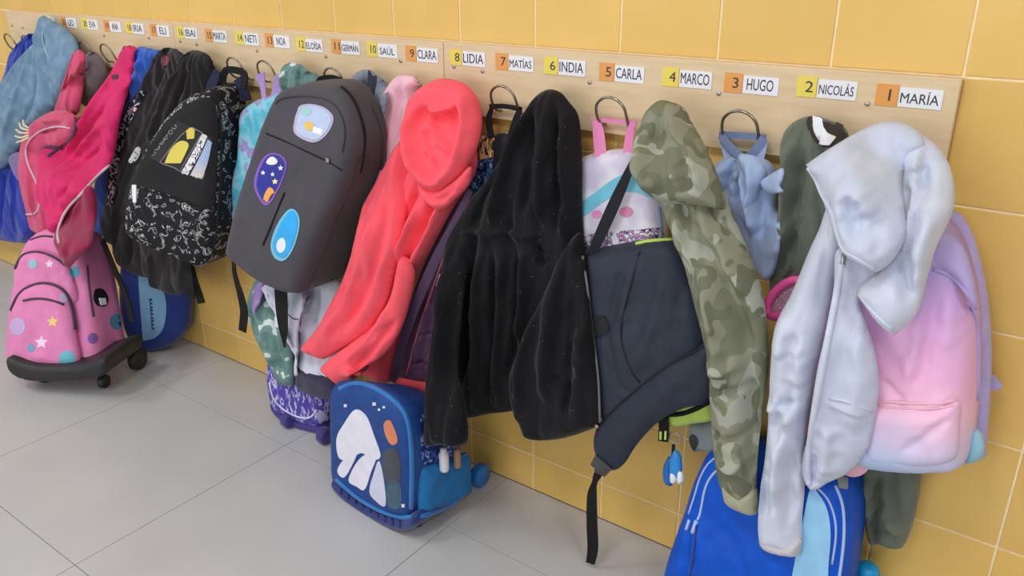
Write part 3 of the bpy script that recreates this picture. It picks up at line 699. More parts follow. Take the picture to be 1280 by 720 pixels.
# ================================================================== royal blue bag on the floor, right
royal = fabric('royal_blue_nylon', (6, 82, 196), 0.5, 0.12, 0.2, 500, 0.0); royal_d = fabric('dark_royal_nylon', (22, 52, 130), 0.5, 0.1); ice = fabric('ice_blue_nylon', (150, 204, 240), 0.55, 0.05); pipe_w = fabric('pale_piping', (176, 196, 236), 0.6, 0.05)
t = thing('school_bag', 'royal blue school bag on the floor below the camouflage sleeve', 'school bag', at(960, 800, 0.14)*np.array([1, 1, 0]))
yb = sheet('body', [(886, 567), (905, 562), (940, 566), (985, 575), (1030, 588), (1056, 600), (1066, 625), (1069, 660), (1065, 705), (1058, 760), (1046, 812), (1000, 815), (930, 795), (862, 765), (830, 742), (833, 708), (846, 668), (856, 640), (866, 608), (877, 582)], [(940, 590, 0.13), (950, 740, 0.165)], t, royal, T=0.04, B=0.004, R=0.06, wall=0.07, noise=(0.003, 12, 8), seed=60,
           folds=[([(870, 640), (868, 680), (862, 740)], -0.010, 0.008), ([(880, 640), (890, 680), (888, 720)], 0.008, 0.014), ([(905, 640), (930, 670), (940, 720)], -0.006, 0.014)])
decal('side_panel', [(1013, 612), (1024, 618), (1034, 636), (1038, 662), (1036, 700), (1028, 760), (985, 758), (990, 720), (1001, 668)], yb, t, ice, 0.003, 6)
seam('piping', [(1020, 609), (1034, 622), (1043, 645), (1045, 670), (1040, 705)], yb, t, pipe_w, 0.002)
seam('piping', [(1044, 607), (1053, 630), (1055, 665), (1052, 700), (1046, 740)], yb, t, pipe_w, 0.0028)
seam('piping', [(899, 569), (885, 580), (875, 598), (869, 618), (861, 642)], yb, t, pipe_w, 0.002)
seam('piping', [(903, 583), (890, 594), (881, 612), (876, 640), (872, 650)], yb, t, pipe_w, 0.0026)
seam('zip_puller', [(871, 651), (866, 666)], yb, t, pipe_w, 0.0045)
seam('zip_puller', [(862, 650), (858, 662)], yb, t, pipe_w, 0.0035)
seam('panel_seam', [(871, 655), (868, 690), (860, 730)], yb, t, royal_d, 0.003)
decal('strap_anchor', [(1046, 596, 1), (1058, 598, 1), (1058, 612, 1), (1048, 610, 1)], yb, t, gpan, 0.004)
t = thing('bottle', 'turquoise drinking bottle standing by the wall at the bottom edge', 'bottle', at(1076, 780, 0.08)*np.array([1, 1, 0]))
cq = at(1083, 720, 0.06); turqb = plain('turquoise_plastic', (24, 160, 222), 0.35)
lathe('bottle_body', [(0.0, 0.0), (0.024, 0.0), (0.027, 0.006), (0.027, cq[2]-0.005), (0.023, cq[2]+0.008), (0.0, cq[2]+0.009)], (cq[0], cq[1], 0.001), turqb, t, 20)
lathe('cap', [(0.020, 0.0), (0.021, 0.002), (0.020, 0.012), (0.014, 0.018), (0.0, 0.019)], (cq[0], cq[1], cq[2]+0.008), turqb, t, 20)

# ================================================================== camouflage hoodie, hook four
t = thing('hoodie', 'green camouflage hoodie hanging below the yellow number four card', 'hoodie', at(920, 640, 0.17))
cb = sheet('body', [(818, 238), (832, 270), (845, 300), (856, 330), (866, 370), (879, 415), (886, 450), (888, 500), (891, 550), (897, 595), (905, 612), (925, 625), (944, 628), (946, 590), (949, 550), (956, 500), (961, 455), (959, 412), (955, 375), (945, 338), (930, 300), (914, 262), (902, 235), (870, 220), (840, 222)], [(860, 240, 0.14), (900, 400, 0.20), (920, 600, 0.205)], t, camo,
           T=0.05, B=0.025, R=0.05, folds=[([(850, 265), (880, 320), (900, 380), (915, 420)], 0.016, 0.012), ([(870, 260), (905, 320), (930, 380), (945, 440)], -0.014, 0.010), ([(865, 265), (885, 340), (895, 400)], -0.012, 0.009), ([(890, 260), (920, 310), (945, 370)], 0.016, 0.012), ([(890, 470), (920, 478), (950, 472)], -0.012, 0.008), ([(890, 440), (915, 450), (940, 440)], 0.012, 0.010), ([(895, 530), (920, 540), (945, 530)], -0.012, 0.008), ([(898, 560), (925, 575), (945, 560)], 0.010, 0.008), ([(944, 460), (943, 530), (941, 600)], -0.022, 0.008), ([(900, 400), (910, 450), (905, 500)], 0.01, 0.012)], seed=20, drape=(850, 130, 10, 0.009))
ch = sheet('hood', [(828, 125), (812, 134), (802, 150), (796, 178), (794, 205), (803, 228), (818, 247), (836, 254), (860, 256), (884, 258), (905, 262), (906, 245), (896, 216), (884, 188), (868, 158), (850, 134)], [(830, 140, 0.10), (820, 235, 0.19), (890, 240, 0.18)], t, camo,
           T=0.055, B=0.03, R=0.05, folds=[([(845, 140), (870, 185), (892, 240)], 0.018, 0.008, '+'), ([(815, 150), (810, 200), (825, 240)], 0.012, 0.015), ([(835, 150), (840, 200), (850, 245)], -0.008, 0.015), ([(860, 195), (875, 235)], -0.010, 0.010)], seed=21, drape=(828, 90, 6, 0.008))
sheet('cuff', [(901, 588, 1), (920, 606), (946, 613, 1), (946, 642), (930, 640), (913, 632), (904, 620)], 0.215, t, khaki, T=0.028, B=0.03, R=0.025, seed=22, noise=(0.002, 60, 5))

# hot pink hoop beside the hoodie sleeve
t = thing('hoop', 'hot pink plastic hoop with glittery inside, tucked beside the hoodie sleeve', 'hoop', at(975, 400, 0.12))
cc = at(981, 373, 0.125); U_ = at(1004, 352, 0.125)-at(955, 386, 0.125); V_ = at(985, 394, 0.125)-at(972, 352, 0.125)
ang = np.linspace(0, 2*math.pi, 28, endpoint=False)
ringp = np.array([cc+0.46*U_*math.cos(a)+0.36*V_*math.sin(a)+np.array([0, -0.008*math.sin(a), 0]) for a in ang])
tube('rim', ringp, 0.0075, pink_hot, t, 8, True, 1)
ring2 = ringp + np.array([0, 0.012, -0.012]); vsx = np.vstack([ringp, ring2]); k = len(ang)
mesh_obj('band', vsx, [(i, (i+1) % k, k+(i+1) % k, k+i) for i in range(k)], pink_hot, t)
glitter = ramp_fabric('pink_grey_glitter', [(0.0, (120, 90, 110)), (0.4, (200, 150, 175)), (0.5, (150, 110, 130)), (0.6, (225, 190, 205))], scale=400, detail=2)
mesh_obj('inside', np.vstack([[cc+np.array([0, 0.004, -0.004])], ringp+np.array([0, 0.004, -0.004])]), [(0, 1+i, 1+(i+1) % k) for i in range(k)], glitter, t)

# pale grey zip hoodie, hook one
t = thing('hoodie', 'pale grey zip hoodie hanging in front of the pastel backpack', 'hoodie', at(1030, 690, 0.15))
bd = sheet('body', [(1046, 312), (1075, 318), (1100, 345), (1074, 372), (1082, 402), (1092, 432), (1099, 472), (1097, 502), (1089, 546), (1082, 565), (1062, 590), (1036, 603), (1016, 613), (1004, 598), (1003, 575), (1010, 540), (1020, 470), (1032, 415), (1042, 360)], [(1060, 330, 0.19), (1070, 450, 0.225), (1040, 590, 0.20)], t, grey_fleece,
           T=0.025, B=0.012, R=0.035, folds=[([(1050, 330), (1040, 400), (1030, 470), (1018, 560)], 0.012, 0.010), ([(1062, 335), (1060, 420), (1052, 480)], -0.006, 0.012), ([(1040, 497), (1065, 504), (1091, 514)], 0.006, 0.004, '+'), ([(1070, 400), (1078, 460), (1075, 540)], 0.008, 0.015), ([(1045, 520), (1035, 590)], 0.012, 0.012), ([(1025, 560), (1015, 605)], -0.012, 0.008)], seed=10, drape=(1060, 200, 10, 0.007), noise=(0.002, 12, 5), crinkle=0.001)
sl = sheet('sleeve', [(1036, 256), (1024, 286), (1012, 312), (990, 365), (969, 408), (963, 460), (961, 510), (957, 565), (950, 615), (948, 660), (956, 676), (975, 684), (1001, 684), (1003, 645), (1006, 606), (1003, 580), (1010, 530), (1020, 470), (1032, 412), (1042, 360), (1052, 322), (1066, 290), (1056, 262)], [(1030, 310, 0.16), (990, 450, 0.20), (975, 660, 0.19)], t, grey_fleece2,
           T=0.045, B=0.02, R=0.04, folds=[([(1002, 488), (988, 498), (980, 512), (981, 545)], -0.020, 0.010), ([(960, 500), (990, 505), (1005, 520)], 0.014, 0.012), ([(985, 380), (980, 440)], 0.010, 0.016), ([(1000, 400), (1000, 470), (992, 490)], -0.010, 0.010), ([(1005, 420), (1005, 480)], 0.010, 0.010), ([(982, 510), (984, 560), (975, 610)], 0.014, 0.014), ([(995, 540), (992, 600), (990, 650)], -0.016, 0.009), ([(970, 560), (962, 640)], -0.010, 0.010)], seed=11, drape=(1040, 180, 12, 0.007), noise=(0.002, 12, 5), crinkle=0.001)
hl = sheet('hood_lining', [(1130, 166), (1160, 173), (1184, 200), (1194, 240), (1189, 270), (1170, 310), (1158, 352), (1148, 388), (1132, 408), (1117, 419, 1), (1096, 402), (1070, 367, 1), (1080, 353), (1102, 338), (1122, 312), (1128, 280), (1122, 235), (1118, 200)], [(1150, 190, 0.115), (1120, 390, 0.24), (1160, 300, 0.21)], t, grey_fleece2,
           T=0.035, B=0.015, R=0.035, folds=[([(1155, 180), (1150, 230), (1138, 280), (1132, 330)], 0.026, 0.012, '-'), ([(1138, 215), (1140, 260), (1134, 330), (1142, 380)], -0.022, 0.010), ([(1172, 195), (1176, 240), (1160, 300), (1148, 370)], 0.014, 0.014), ([(1150, 200), (1160, 240)], -0.012, 0.010)], seed=12, noise=(0.002, 12, 5), crinkle=0.001)
hd = sheet('hood', [(1105, 152), (1080, 161), (1056, 174), (1030, 190), (1007, 206, 1), (1021, 227), (1029, 252), (1037, 275), (1046, 300), (1054, 316), (1072, 328), (1096, 341, 1), (1112, 330), (1126, 310), (1133, 288), (1129, 250), (1127, 225), (1131, 207), (1146, 192), (1156, 180), (1148, 164), (1128, 154)], [(1110, 165, 0.105), (1020, 210, 0.18), (1090, 320, 0.255), (1070, 240, 0.225)], t, grey_fleece,
           T=0.045, B=0.02, R=0.04, folds=[([(1080, 178), (1105, 195), (1128, 206)], 0.014, 0.006, '-'), ([(1070, 235), (1075, 270), (1085, 285)], -0.010, 0.010), ([(1078, 230), (1095, 250), (1110, 255)], 0.010, 0.012), ([(1095, 270), (1105, 290), (1100, 315)], -0.007, 0.010), ([(1050, 215), (1060, 260), (1070, 300)], 0.008, 0.014)], seed=13, drape=(1105, 130, 4, 0.006), noise=(0.002, 12, 5), crinkle=0.001)
sheet('cuff', [(947, 656, 1), (965, 668), (985, 674), (1003, 671, 1), (1001, 688), (996, 695), (970, 691), (951, 681)], 0.205, t, cuff_grey, T=0.026, B=0.03, R=0.02, seed=14, noise=(0.002, 60, 5))
seam('brim_hem', [(1010, 210), (1024, 235), (1034, 268), (1050, 308), (1072, 323), (1094, 336)], hd, t, grey_fleece2, 0.003)
seam('brim_hem', [(1074, 368), (1098, 397), (1116, 412)], hl, t, grey_fleece2, 0.003)
seam('zip', [(1055, 317), (1053, 334)], [bd, sl], t, metal_zip, 0.004)
seam('zip_placket', [(1053, 330), (1046, 365), (1037, 412), (1027, 465), (1017, 520), (1010, 575), (1011, 606)], [bd], t, grey_fleece2, 0.0055, 6, 0.0, 8)
seam('pocket_seam', [(1037, 497), (1060, 502), (1091, 514)], bd, t, grey_fleece2, 0.003)

# ================================================================== purple wheeled bag behind
viol = ramp_fabric('violet_leaf_print', [(0.0, (84, 70, 160)), (0.5, (112, 98, 186)), (0.57, (196, 196, 226)), (0.66, (100, 86, 176))], scale=60, detail=2, mapscale=(1.6, 1, 0.6), rough=0.6)
indigo = fabric('indigo_nylon', (62, 54, 122), 0.55, 0.1)
t = thing('wheeled_bag', 'violet wheeled school bag with white piping, partly hidden behind the blue wheeled bag', 'school bag', at(375, 530, 0.12)*np.array([1, 1, 0]))
FV = Frame(10, at(365, 510, 0.15))
vb = sheet('body', [(336, 452), (350, 425), (380, 420), (406, 440), (410, 480), (409, 518), (402, 532), (378, 528), (352, 516), (341, 503), (336, 480)], 0.0, t, viol, T=0.025, B=0.004, R=0.04, wall=0.09, fr=FV, noise=(0.002, 12, 8), seed=51)
seam('piping', [(337, 478), (341, 496), (352, 510), (372, 521), (388, 522), (396, 512)], vb, t, fabric('lavender_piping', (214, 210, 234), 0.7), 0.003)
seam('piping', [(402, 534), (411, 528), (417, 512), (419, 495)], vb, t, fabric('lavender_piping', (214, 210, 234), 0.7), 0.003)
decal('side_panel', [(399, 512), (408, 518), (412, 528), (404, 532), (397, 524)], vb, t, fabric('lavender_panel', (182, 180, 220), 0.7), 0.002)
sheet('base', [(340, 500), (352, 514), (378, 526), (406, 532), (410, 543), (378, 537), (352, 524), (340, 510)], 0.005, t, indigo, T=0.015, B=0.004, R=0.015, wall=0.10, fr=FV, noise=None)
for px, py in ((361, 526), (406, 546)):
    w0 = WALL.O + CAM + ray(px, py)*((0.02-CAM[2])/ray(px, py)[2]); disc('wheel', (w0[0], w0[1], 0.024), (1, 0, 0), 0.024, 0.03, indigo, t)

# ================================================================== pale pink top, hook nine, and grey striped top, hook ten
t = tag(sheet('sweatshirt', [(495, 96), (514, 94), (523, 106), (521, 140), (518, 170), (510, 210), (500, 250), (480, 270), (474, 255), (474, 215), (477, 165), (484, 118)], [(505, 110, 0.05), (490, 220, 0.075)], None, fabric('pale_pink_jersey', (240, 190, 204), 0.9, 0.05), T=0.035, B=0.015, R=0.03,
              folds=[([(500, 105), (488, 150), (478, 200)], 0.010, 0.010), ([(512, 105), (503, 160), (490, 210)], -0.010, 0.008)], seed=41, drape=(508, 70, 9, 0.008)), 'pale pink sweatshirt hanging between the grey backpack and the red jacket', 'sweatshirt')
t = thing('jacket', 'blue grey jacket with dark stripe hanging behind the charcoal backpack', 'jacket', at(460, 200, 0.04))
gs = sheet('body', [(437, 106), (445, 91), (460, 87), (471, 94), (482, 104), (484, 130), (474, 170), (464, 210), (450, 210), (444, 160), (438, 125)], 0.05, t, fabric('blue_grey_fleece', (128, 134, 152), 0.95, 0.1), T=0.03, B=0.02, R=0.03,
           folds=[([(465, 95), (462, 130), (462, 180)], -0.014, 0.007), ([(475, 105), (474, 160)], 0.010, 0.008)], seed=42)
decal('stripe', [(461, 88), (471, 95), (469, 112), (465, 132), (458, 128), (460, 108)], gs, t, fabric('navy_stripe', (48, 50, 66), 0.9), 0.0015)

# ================================================================== turquoise bag and green floral smock behind it
tie = ramp_fabric('turquoise_tie_dye', [(0.0, (60, 150, 170)), (0.42, (96, 190, 214)), (0.52, (150, 206, 224)), (0.6, (150, 130, 196)), (0.7, (206, 196, 226))], scale=16, detail=3, interp='LINEAR', rough=0.8)
sage = ramp_fabric('sage_floral_cloth', [(0.0, (104, 136, 132)), (0.50, (120, 150, 144)), (0.60, (214, 224, 226)), (0.75, (236, 240, 240))], scale=22, detail=1, rough=0.9)
t = thing('smock', 'sage green smock with white flowers hanging behind the charcoal backpack', 'smock', at(350, 480, 0.04))
sheet('body', [(353, 92), (360, 79), (374, 80), (386, 89), (402, 100), (420, 160), (420, 250), (386, 345), (366, 420), (368, 476), (352, 480), (338, 452), (326, 425), (316, 398), (315, 372), (322, 345), (345, 260), (356, 160)], [(375, 90, 0.05), (380, 250, 0.035), (345, 440, 0.19)], t, sage, T=0.03, B=0.012, R=0.035, seed=48, drape=(372, 60, 14, 0.008),
      folds=[([(365, 85), (368, 110)], 0.012, 0.006), ([(378, 88), (385, 112)], -0.012, 0.006), ([(330, 370), (340, 410), (352, 460)], 0.014, 0.010), ([(345, 370), (352, 420), (362, 470)], -0.014, 0.010)])
t = thing('tote_bag', 'turquoise tie dyed bag with lilac straps behind the charcoal backpack', 'bag', at(325, 270, 0.06))
sheet('body', [(304, 140), (316, 128), (335, 120), (356, 118), (362, 150), (355, 200), (340, 260), (318, 285), (296, 275), (292, 240), (300, 195), (303, 165)], [(335, 130, 0.065), (315, 250, 0.09)], t, tie, T=0.035, B=0.02, R=0.035, seed=47, noise=(0.004, 16, 10))
lil = fabric('lilac_strap', (164, 136, 196), 0.8, 0.06)
strap('strap', [(325, 92, 0.05), (328, 105, 0.055), (331, 126, 0.075)], [0.03, 0.018, 0.014], lil, t, 0.003)
strap('strap', [(351, 94, 0.05), (350, 108, 0.055), (346, 124, 0.075)], [0.03, 0.04, 0.04], lil, t, 0.003)

# white hoodie with navy hem below the charcoal backpack
t = thing('hoodie', 'white hooded top with navy hem showing under the charcoal backpack', 'hoodie', at(400, 495, 0.1))
wh = sheet('body', [(330, 345), (360, 340), (415, 345), (432, 380), (428, 430), (425, 470), (420, 482), (400, 480), (374, 470), (371, 445), (362, 425), (352, 402), (340, 380)], [(380, 355, 0.10), (390, 420, 0.15), (395, 470, 0.175)], t, fabric('cool_white_fleece', (208, 212, 226), 0.9, 0.05), T=0.035, B=0.02, R=0.035, seed=49, drape=(385, 250, 10, 0.006), limit=0.12,
           folds=[([(384, 372), (376, 410), (374, 450)], -0.010, 0.006), ([(396, 375), (390, 410)], 0.012, 0.008), ([(405, 375), (400, 400)], -0.010, 0.008)])
seam('piping', [(386, 370), (379, 385), (375, 405), (374, 430), (374, 455)], wh, t, fabric('slate_piping', (104, 112, 132), 0.8), 0.002)
seam('pocket_seam', [(360, 392), (366, 398), (373, 399)], wh, t, fabric('slate_piping', (104, 112, 132), 0.8), 0.0022)
sheet('hem', [(372, 454, 1), (388, 460), (405, 467), (424, 476, 1), (422, 497), (400, 497), (382, 489), (373, 480)], 0.19, t, fabric('navy_rib', (52, 48, 72), 0.9, 0.1, 0.5, 500), T=0.025, B=0.02, R=0.02, seed=50)
sheet('lilac_edge', [(316, 372), (319, 358), (328, 352), (330, 365), (322, 385), (317, 392)], 0.18, t, fabric('lilac_strap', (164, 136, 196), 0.8), T=0.01, B=0.01, R=0.01, res=0.005, noise=None)

# ================================================================== charcoal backpack with patches, hook eleven
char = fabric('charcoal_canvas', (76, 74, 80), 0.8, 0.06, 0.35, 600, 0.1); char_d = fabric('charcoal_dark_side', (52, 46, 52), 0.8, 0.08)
t = thing('backpack', 'charcoal grey backpack with three colourful sewn patches', 'backpack', at(380, 370, 0.12))
FG = Frame(3, at(375, 240, 0.255), tilt=0)
gb = sheet('body', [(346, 123), (356, 112), (378, 107), (402, 105), (425, 108), (438, 124), (446, 155), (446, 190), (432, 235), (412, 275), (394, 320), (378, 362), (368, 366), (348, 361), (320, 346), (290, 320), (287, 308), (293, 280), (302, 245), (315, 205), (330, 160)], [(390, 115, -0.085), (395, 190, -0.04), (340, 300, 0.0), (330, 340, 0.005)], t, char, T=0.028, B=0.005, R=0.035, wall=0.14, back_at=-0.14, fr=FG, noise=(0.003, 12, 8), seed=45, spread=0.02,
           folds=[([(400, 220), (385, 280), (370, 330)], 0.004, 0.02)])
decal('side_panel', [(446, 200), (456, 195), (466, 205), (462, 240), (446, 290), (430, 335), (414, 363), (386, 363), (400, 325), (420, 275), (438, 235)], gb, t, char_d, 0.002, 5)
seam('pocket_seam', [(333, 167), (355, 176), (385, 190), (412, 203), (428, 213)], gb, t, webbing, 0.0018)
seam('pocket_seam', [(344, 130), (355, 122), (385, 120), (410, 125), (425, 140), (432, 165), (428, 190)], gb, t, char_d, 0.0025)
seam('slit_zip', [(356, 241), (346, 265), (336, 290), (329, 306)], gb, t, webbing, 0.0028)
seam('main_zip', [(427, 109), (440, 122), (450, 145), (456, 175), (450, 215)], gb, t, webbing, 0.004)
box('zip_puller', hit(411, 200, [gb], 0.004)[0], (0.010, 0.004, 0.010), metal_zip, t, 0.001)
pl_e = plain('patch_lilac_edge', (188, 176, 206), 0.7); pl_1 = fabric('patch_pale_blue', (186, 202, 232), 0.8, 0.06)
pt = decal('patch', [(376, 132), (390, 130), (407, 135), (417, 146), (414, 160), (405, 172), (393, 178), (379, 174), (368, 165), (369, 150), (372, 140)], gb, t, pl_e, 0.002, 3)
p2 = decal('patch_centre', [(378, 135), (390, 132.5), (405, 137), (414, 147), (411, 159), (403, 170), (393, 175), (380, 171), (371, 163), (372, 150), (375, 142)], [pt], pt, pl_1, 0.0015, 3)
decal('yellow_motif', [(381, 154), (390, 153), (393, 158), (389, 163), (382, 161)], [p2], pt, plain('motif_yellow', (232, 190, 96), 0.7), 0.001, 2)
decal('white_motif', [(392, 158, 1), (404, 162, 1), (402, 169, 1), (391, 166, 1)], [p2], pt, white, 0.001, 2)
decal('green_motif', [(376, 136), (386, 134), (390, 140), (384, 145), (377, 142)], [p2], pt, plain('motif_mint', (160, 206, 206), 0.7), 0.001, 2)
pt = decal('patch', [(340, 191), (352, 194), (359, 205), (355, 222), (348, 238), (340, 252), (332, 257), (323, 246), (318, 230), (322, 212), (330, 197)], gb, t, plain('patch_violet_edge', (132, 92, 182), 0.7), 0.002, 3)
p2 = decal('patch_centre', [(340, 193.5), (350, 196), (356, 206), (352, 222), (345, 237), (338, 249), (332, 253), (325, 244), (321, 230), (325, 213), (332, 199)], [pt], pt, fabric('patch_navy', (44, 52, 152), 0.8, 0.1), 0.0015, 3)
for c, r in (((329, 216), 3.2), ((351, 210), 3.6), ((341, 218), 3.0)):
    decal('star_motif', star(c, r), [p2], pt, white, 0.001, 1.5)
decal('star_motif', star((344, 227), 4.2), [p2], pt, plain('motif_cream', (246, 226, 150), 0.7), 0.001, 1.5)
decal('cloud_motif', [(333, 203), (337, 197), (342, 196), (347, 201), (345, 205), (338, 206)], [p2], pt, white, 0.001, 2)
decal('comet_motif', [(337, 234), (343, 240), (338, 250), (330, 252), (331, 243)], [p2], pt, plain('motif_orange', (236, 166, 74), 0.7), 0.001, 2)
pt = decal('patch', [(364, 261), (372, 266), (375, 279), (371, 300), (363, 318), (354, 326), (344, 322), (339, 308), (343, 290), (353, 271)], gb, t, plain('patch_sky_edge', (120, 190, 214), 0.7), 0.002, 3)
p2 = decal('patch_centre', [(364, 263.5), (370, 268), (372, 280), (368, 299), (361, 315), (354, 322), (346, 318), (342, 307), (346, 291), (355, 273)], [pt], pt, fabric('patch_cyan', (44, 172, 240), 0.8, 0.06), 0.0015, 3)
decal('bubble_motif', [(347, 302), (353, 297), (357, 303), (356, 312), (350, 316), (346, 310)], [p2], pt, white, 0.001, 2)
strap('carry_handle', [(398, 110, 0.11), (401, 101, 0.085), (416, 99, 0.07), (430, 106, 0.08), (434, 114, 0.11)], 0.02, webbing, t, 0.006)
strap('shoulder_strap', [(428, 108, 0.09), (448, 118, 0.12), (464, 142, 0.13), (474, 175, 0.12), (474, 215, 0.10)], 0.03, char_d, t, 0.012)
strap('hanging_strap', [(293, 318, 0.22), (293, 340, 0.225), (301, 370, 0.23), (305, 390, 0.23), (303, 414, 0.23)], [0.012, 0.012, 0.02, 0.024, 0.024], webbing, t, 0.003)
strap('hanging_strap', [(351, 360, 0.24), (352, 385, 0.245), (354, 410, 0.25), (356, 434, 0.25)], [0.036, 0.034, 0.026, 0.004], webbing, t, 0.003)

# ================================================================== blue wheeled school bag on the floor below the red jacket
deep = fabric('deep_blue_print', (32, 70, 136), 0.5, 0.15, 0.2, sheen=0); midb = fabric('mid_blue_trim', (34, 116, 186), 0.45, 0.08, 0.2); navyb = fabric('navy_base', (36, 52, 112), 0.5, 0.12); meshb = ramp_fabric('blue_mesh', [(0.0, (44, 130, 194)), (0.5, (34, 112, 174))], scale=350, detail=0, interp='LINEAR', rough=0.6)
floral = ramp_fabric('blue_flower_print', [(0.0, (30, 48, 108)), (0.50, (60, 90, 170)), (0.56, (150, 160, 214)), (0.64, (34, 52, 112))], scale=50, detail=1)
t = thing('wheeled_bag', 'blue wheeled school bag standing on the floor under the red jacket', 'school bag', at(505, 655, 0.2)*np.array([1, 1, 0]))
FB = Frame(-5, at(470, 560, 0.30))
fb = sheet('body', [(419, 482), (438, 475), (462, 478), (488, 490), (508, 508), (518, 535), (522, 570), (523, 605), (520, 640), (505, 645), (485, 640), (450, 622), (421, 597), (418, 560), (417, 520)], 0.0, t, deep, T=0.03, B=0.004, R=0.045, wall=0.135, fr=FB, noise=(0.002, 12, 8), seed=43, limit=0.0, spread=(0.0, -0.20))
fr_ = sheet('base', [(420, 596), (450, 622), (485, 640), (505, 645), (522, 640), (524, 655), (508, 663), (484, 656), (450, 637), (422, 611)], 0.012, t, navyb, T=0.02, B=0.004, R=0.02, wall=0.165, fr=FB, noise=None, seed=44, limit=0.0)
seam('trim', [(421, 599), (450, 624), (485, 642), (512, 647), (540, 641), (566, 630), (586, 616)], [fb, fr_], t, midb, 0.006)
seam('trim', [(425, 486), (442, 479), (464, 483), (488, 497), (506, 516), (513, 545), (515, 590), (514, 635)], fb, t, midb, 0.006)
for q in np.linspace(426, 500, 9):
    yy = 612+(q-426)*0.62 if q < 485 else 648.5+(q-485)*0.3
    seam('base_rib', [(q, yy-2), (q+0.6, yy+6)], fr_, t, plain('rib_dark', (24, 36, 84), 0.5), 0.003, 3)
snow = fabric('white_print', (228, 226, 238), 0.6, 0.05); snow2 = fabric('pale_lilac_print', (206, 208, 230), 0.6, 0.05)
# snow swirl print on the front
decal('snow_swirl_print', [(421, 548), (430, 530), (444, 512), (458, 520), (468, 545), (476, 570), (466, 574), (452, 566), (438, 574), (424, 572)], fb, t, snow, 0.001, 3)
decal('snow_swirl_print', [(422, 588), (432, 572), (446, 566), (440, 582), (430, 597)], fb, t, snow, 0.001, 3)
decal('snow_swirl_print', [(436, 600), (446, 578), (458, 568), (470, 572), (464, 590), (456, 612), (446, 608)], fb, t, snow, 0.001, 3)
decal('snow_swirl_print', [(462, 614), (468, 590), (474, 576), (480, 600), (482, 632), (470, 626)], fb, t, snow2, 0.001, 3)
decal('leaf_print', [(480, 530), (487, 525), (494, 538), (497, 552), (490, 556), (483, 546)], fb, t, fabric('orange_print', (214, 128, 84), 0.6), 0.001, 3)
decal('hill_print', [(478, 572), (486, 560), (496, 562), (501, 578), (500, 600), (490, 606), (482, 600)], fb, t, fabric('dark_slate_print', (56, 58, 70), 0.6), 0.001, 3)
decal('hill_print', [(484, 606), (496, 600), (502, 612), (500, 634), (486, 633)], fb, t, fabric('dark_teal_print', (46, 84, 106), 0.6), 0.001, 3)
for q in ((468, 505, 3.4), (474, 512, 2.4), (480, 509, 2.4), (432, 507, 3), (504, 632, 3.4)):
    decal('star_print', [(q[0]+q[2]*(1 if i % 2 else 0.45)*math.cos(i*math.pi/4), q[1]+q[2]*(1 if i % 2 else 0.45)*math.sin(i*math.pi/4), 1) for i in range(8)], fb, t, snow, 0.001, 2.0)
decal('side_panel', [(527, 520), (545, 514), (562, 520), (570, 545), (572, 566), (552, 574), (530, 580), (526, 550)], fb, t, floral, 0.002)
sx = hit(545, 612, [fb])[0]
FS = Frame(85, sx)
mp_ = sheet('mesh_pocket', [(524, 586), (538, 578), (560, 574), (584, 566), (588, 598), (585, 617), (562, 629), (540, 638), (524, 641), (522, 612)], 0.001, t, meshb, T=0.026, B=0.001, R=0.04, fr=FS, noise=(0.002, 14, 10), seed=46, limit=0.0)
seam('pocket_edge', [(526, 585), (540, 578), (562, 575), (583, 568)], mp_, t, midb, 0.003)
for px, py in ((440, 632), (512, 660)):
    w0 = floor_at(px, py, 0.014); disc('wheel', (w0[0], w0[1]+0.03, 0.0145), (1, 0, 0), 0.014, 0.014, buckle_m, t)
w0 = floor_at(600, 594, 0.03); disc('wheel', (w0[0], w0[1], 0.0305), (1, 0.1, 0), 0.03, 0.03, plain('blue_wheel', (30, 120, 200), 0.4), t, 22)
w1 = np.array([w0[0]-0.34, w0[1], 0.03]); disc('wheel', (w1[0], w1[1], 0.0305), (1, 0.1, 0), 0.03, 0.03, plain('blue_wheel', (30, 120, 200), 0.4), t, 22)
tube('axle', [(w0[0], w0[1], 0.03), ((w0[0]+w1[0])/2, w0[1], 0.03), (w1[0], w1[1], 0.03)], 0.006, buckle_m, t)

# white bottle in its mesh pocket
t = thing('bottle', 'white bottle with a tan wrapper poking out of the blue mesh pocket', 'bottle', sx)
q0 = hit(549, 572, [fb])[0] + np.array([0.0145, 0, 0])
lathe('bottle_body', [(0.0, 0), (0.010, 0.0), (0.0115, 0.006), (0.0115, 0.046), (0.010, 0.050), (0.008, 0.052), (0.008, 0.060), (0.0, 0.061)], (q0[0], q0[1], q0[2]-0.03), plain('white_plastic', (236, 234, 236), 0.4), t)
q1 = hit(565, 570, [fb])[0] + np.array([0.012, 0.004, 0])
lathe('wrapper', [(0.0, 0.0), (0.008, 0.0), (0.009, 0.005), (0.0088, 0.046), (0.0, 0.048)], (q1[0], q1[1], q1[2]-0.028), plain('tan_label', (176, 140, 112), 0.6), t)

